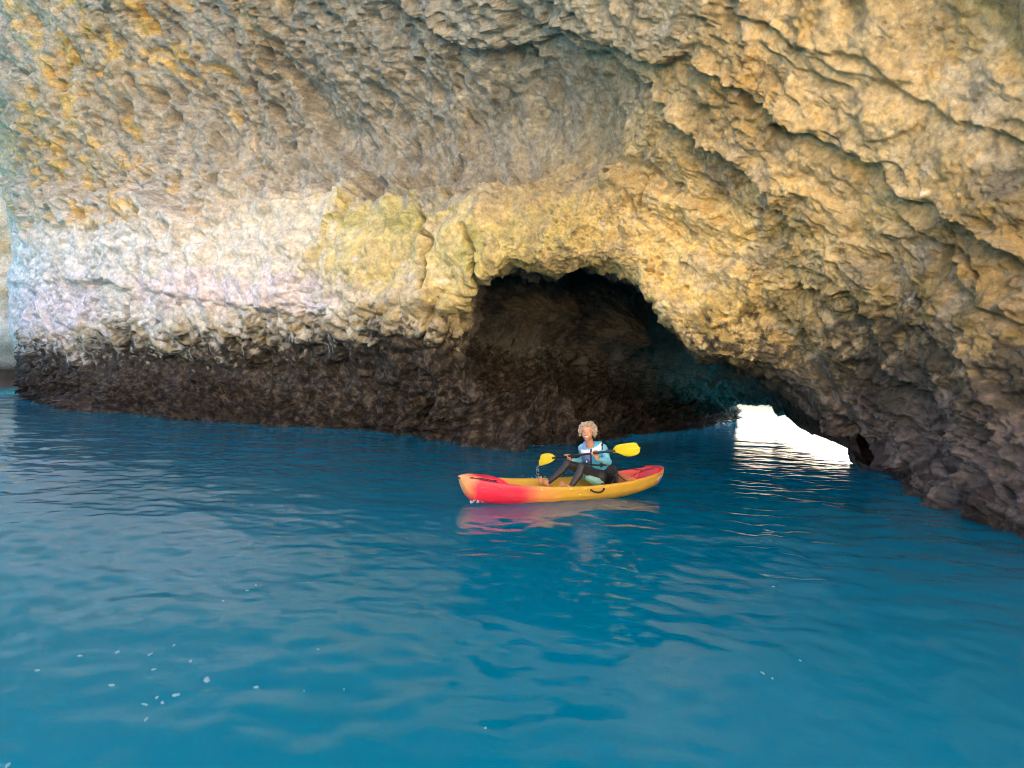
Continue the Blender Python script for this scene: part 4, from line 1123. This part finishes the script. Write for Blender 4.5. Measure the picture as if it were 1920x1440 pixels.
def bowgen(rd):
    t = rd.random(); return bw + kx * (t * .38 - .12) - ky * rd.uniform(0, .07) + Vector((0, 0, abs(rd.gauss(0, .022))))
drops('bow_splash', 'small white splash where the red bow meets the water', bowgen, 110, .003, .009, 'splash')
fs_ = onwater(1010, 899)
def fgen(rd): return fs_ + Vector((rd.gauss(0, .12), rd.gauss(0, .10), abs(rd.gauss(0, .018)) + .005))
drops('paddle_splash', 'small ring of drops on the water beyond the bare foot', fgen, 60, .003, .008, 'splash')
# foam flecks drifting on the surface
def foam():
    rd = random.Random(11); bm = bmesh.new()
    spots = [(388, 1275, 11), (480, 1286, 6), (330, 1303, 8), (305, 1317, 5), (209, 1284, 6), (294, 1308, 5), (220, 1222, 5), (288, 1255, 4), (357, 1240, 6), (150, 1230, 4), (281, 1228, 4), (418, 1130, 4), (480, 1096, 4), (464, 1107, 3), (596, 1219, 4), (326, 1211, 4), (274, 1352, 4), (271, 1320, 4), (570, 1293, 3), (1430, 1265, 4), (1448, 1275, 3), (1450, 1103, 3), (1500, 1240, 3), (910, 1368, 4), (15, 1430, 6), (70, 1258, 5), (645, 1290, 3)]
    spots += [(px + rd.uniform(-6, 6), py + rd.uniform(-.6, 1.2), rd.uniform(1.6, 3.2)) for px, py in [(1002, 836), (1012, 836), (1022, 835), (1046, 833), (1060, 832), (1092, 830), (1132, 826), (1142, 825), (1152, 824), (1180, 820), (1205, 815), (1222, 812), (1260, 808), (1300, 803), (955, 843), (930, 844)] for _ in range(2)]
    for px, py, r_ in spots:
        c = onwater(px, py); dist = (c - CAM).length; rm_ = 0.55 * r_ * dist / F
        z0 = float(wave(np.array([[c.x, c.y]]))[0])
        n = 9; ph = rd.uniform(0, 6); ang = rd.uniform(0, 3.14); st_ = rd.uniform(1.0, 2.2)
        lo_, hi_ = [], []
        for k in range(n):
            a = 2 * math.pi * k / n; q = rm_ * (1 + .3 * math.sin(2 * a + ph) + .15 * rd.uniform(-1, 1))
            x, y = q * math.cos(a) * st_, q * math.sin(a)
            x, y = x * math.cos(ang) - y * math.sin(ang), x * math.sin(ang) + y * math.cos(ang)
            zz = z0
            lo_.append(bm.verts.new((c.x + x, c.y + y, zz - .004))); hi_.append(bm.verts.new((c.x + x * .75, c.y + y * .75, zz + .005)))
        for k in range(n): bm.faces.new((lo_[k], lo_[(k + 1) % n], hi_[(k + 1) % n], hi_[k]))
        bm.faces.new(hi_)
    return tag(mesh_bm('sea_foam', bm, [worn('foam', (.05, .15, .20), (.14, .25, .30), .6, 30)]), 'white foam flecks and bubbles drifting on the blue water', 'foam', kind='stuff')
foam()
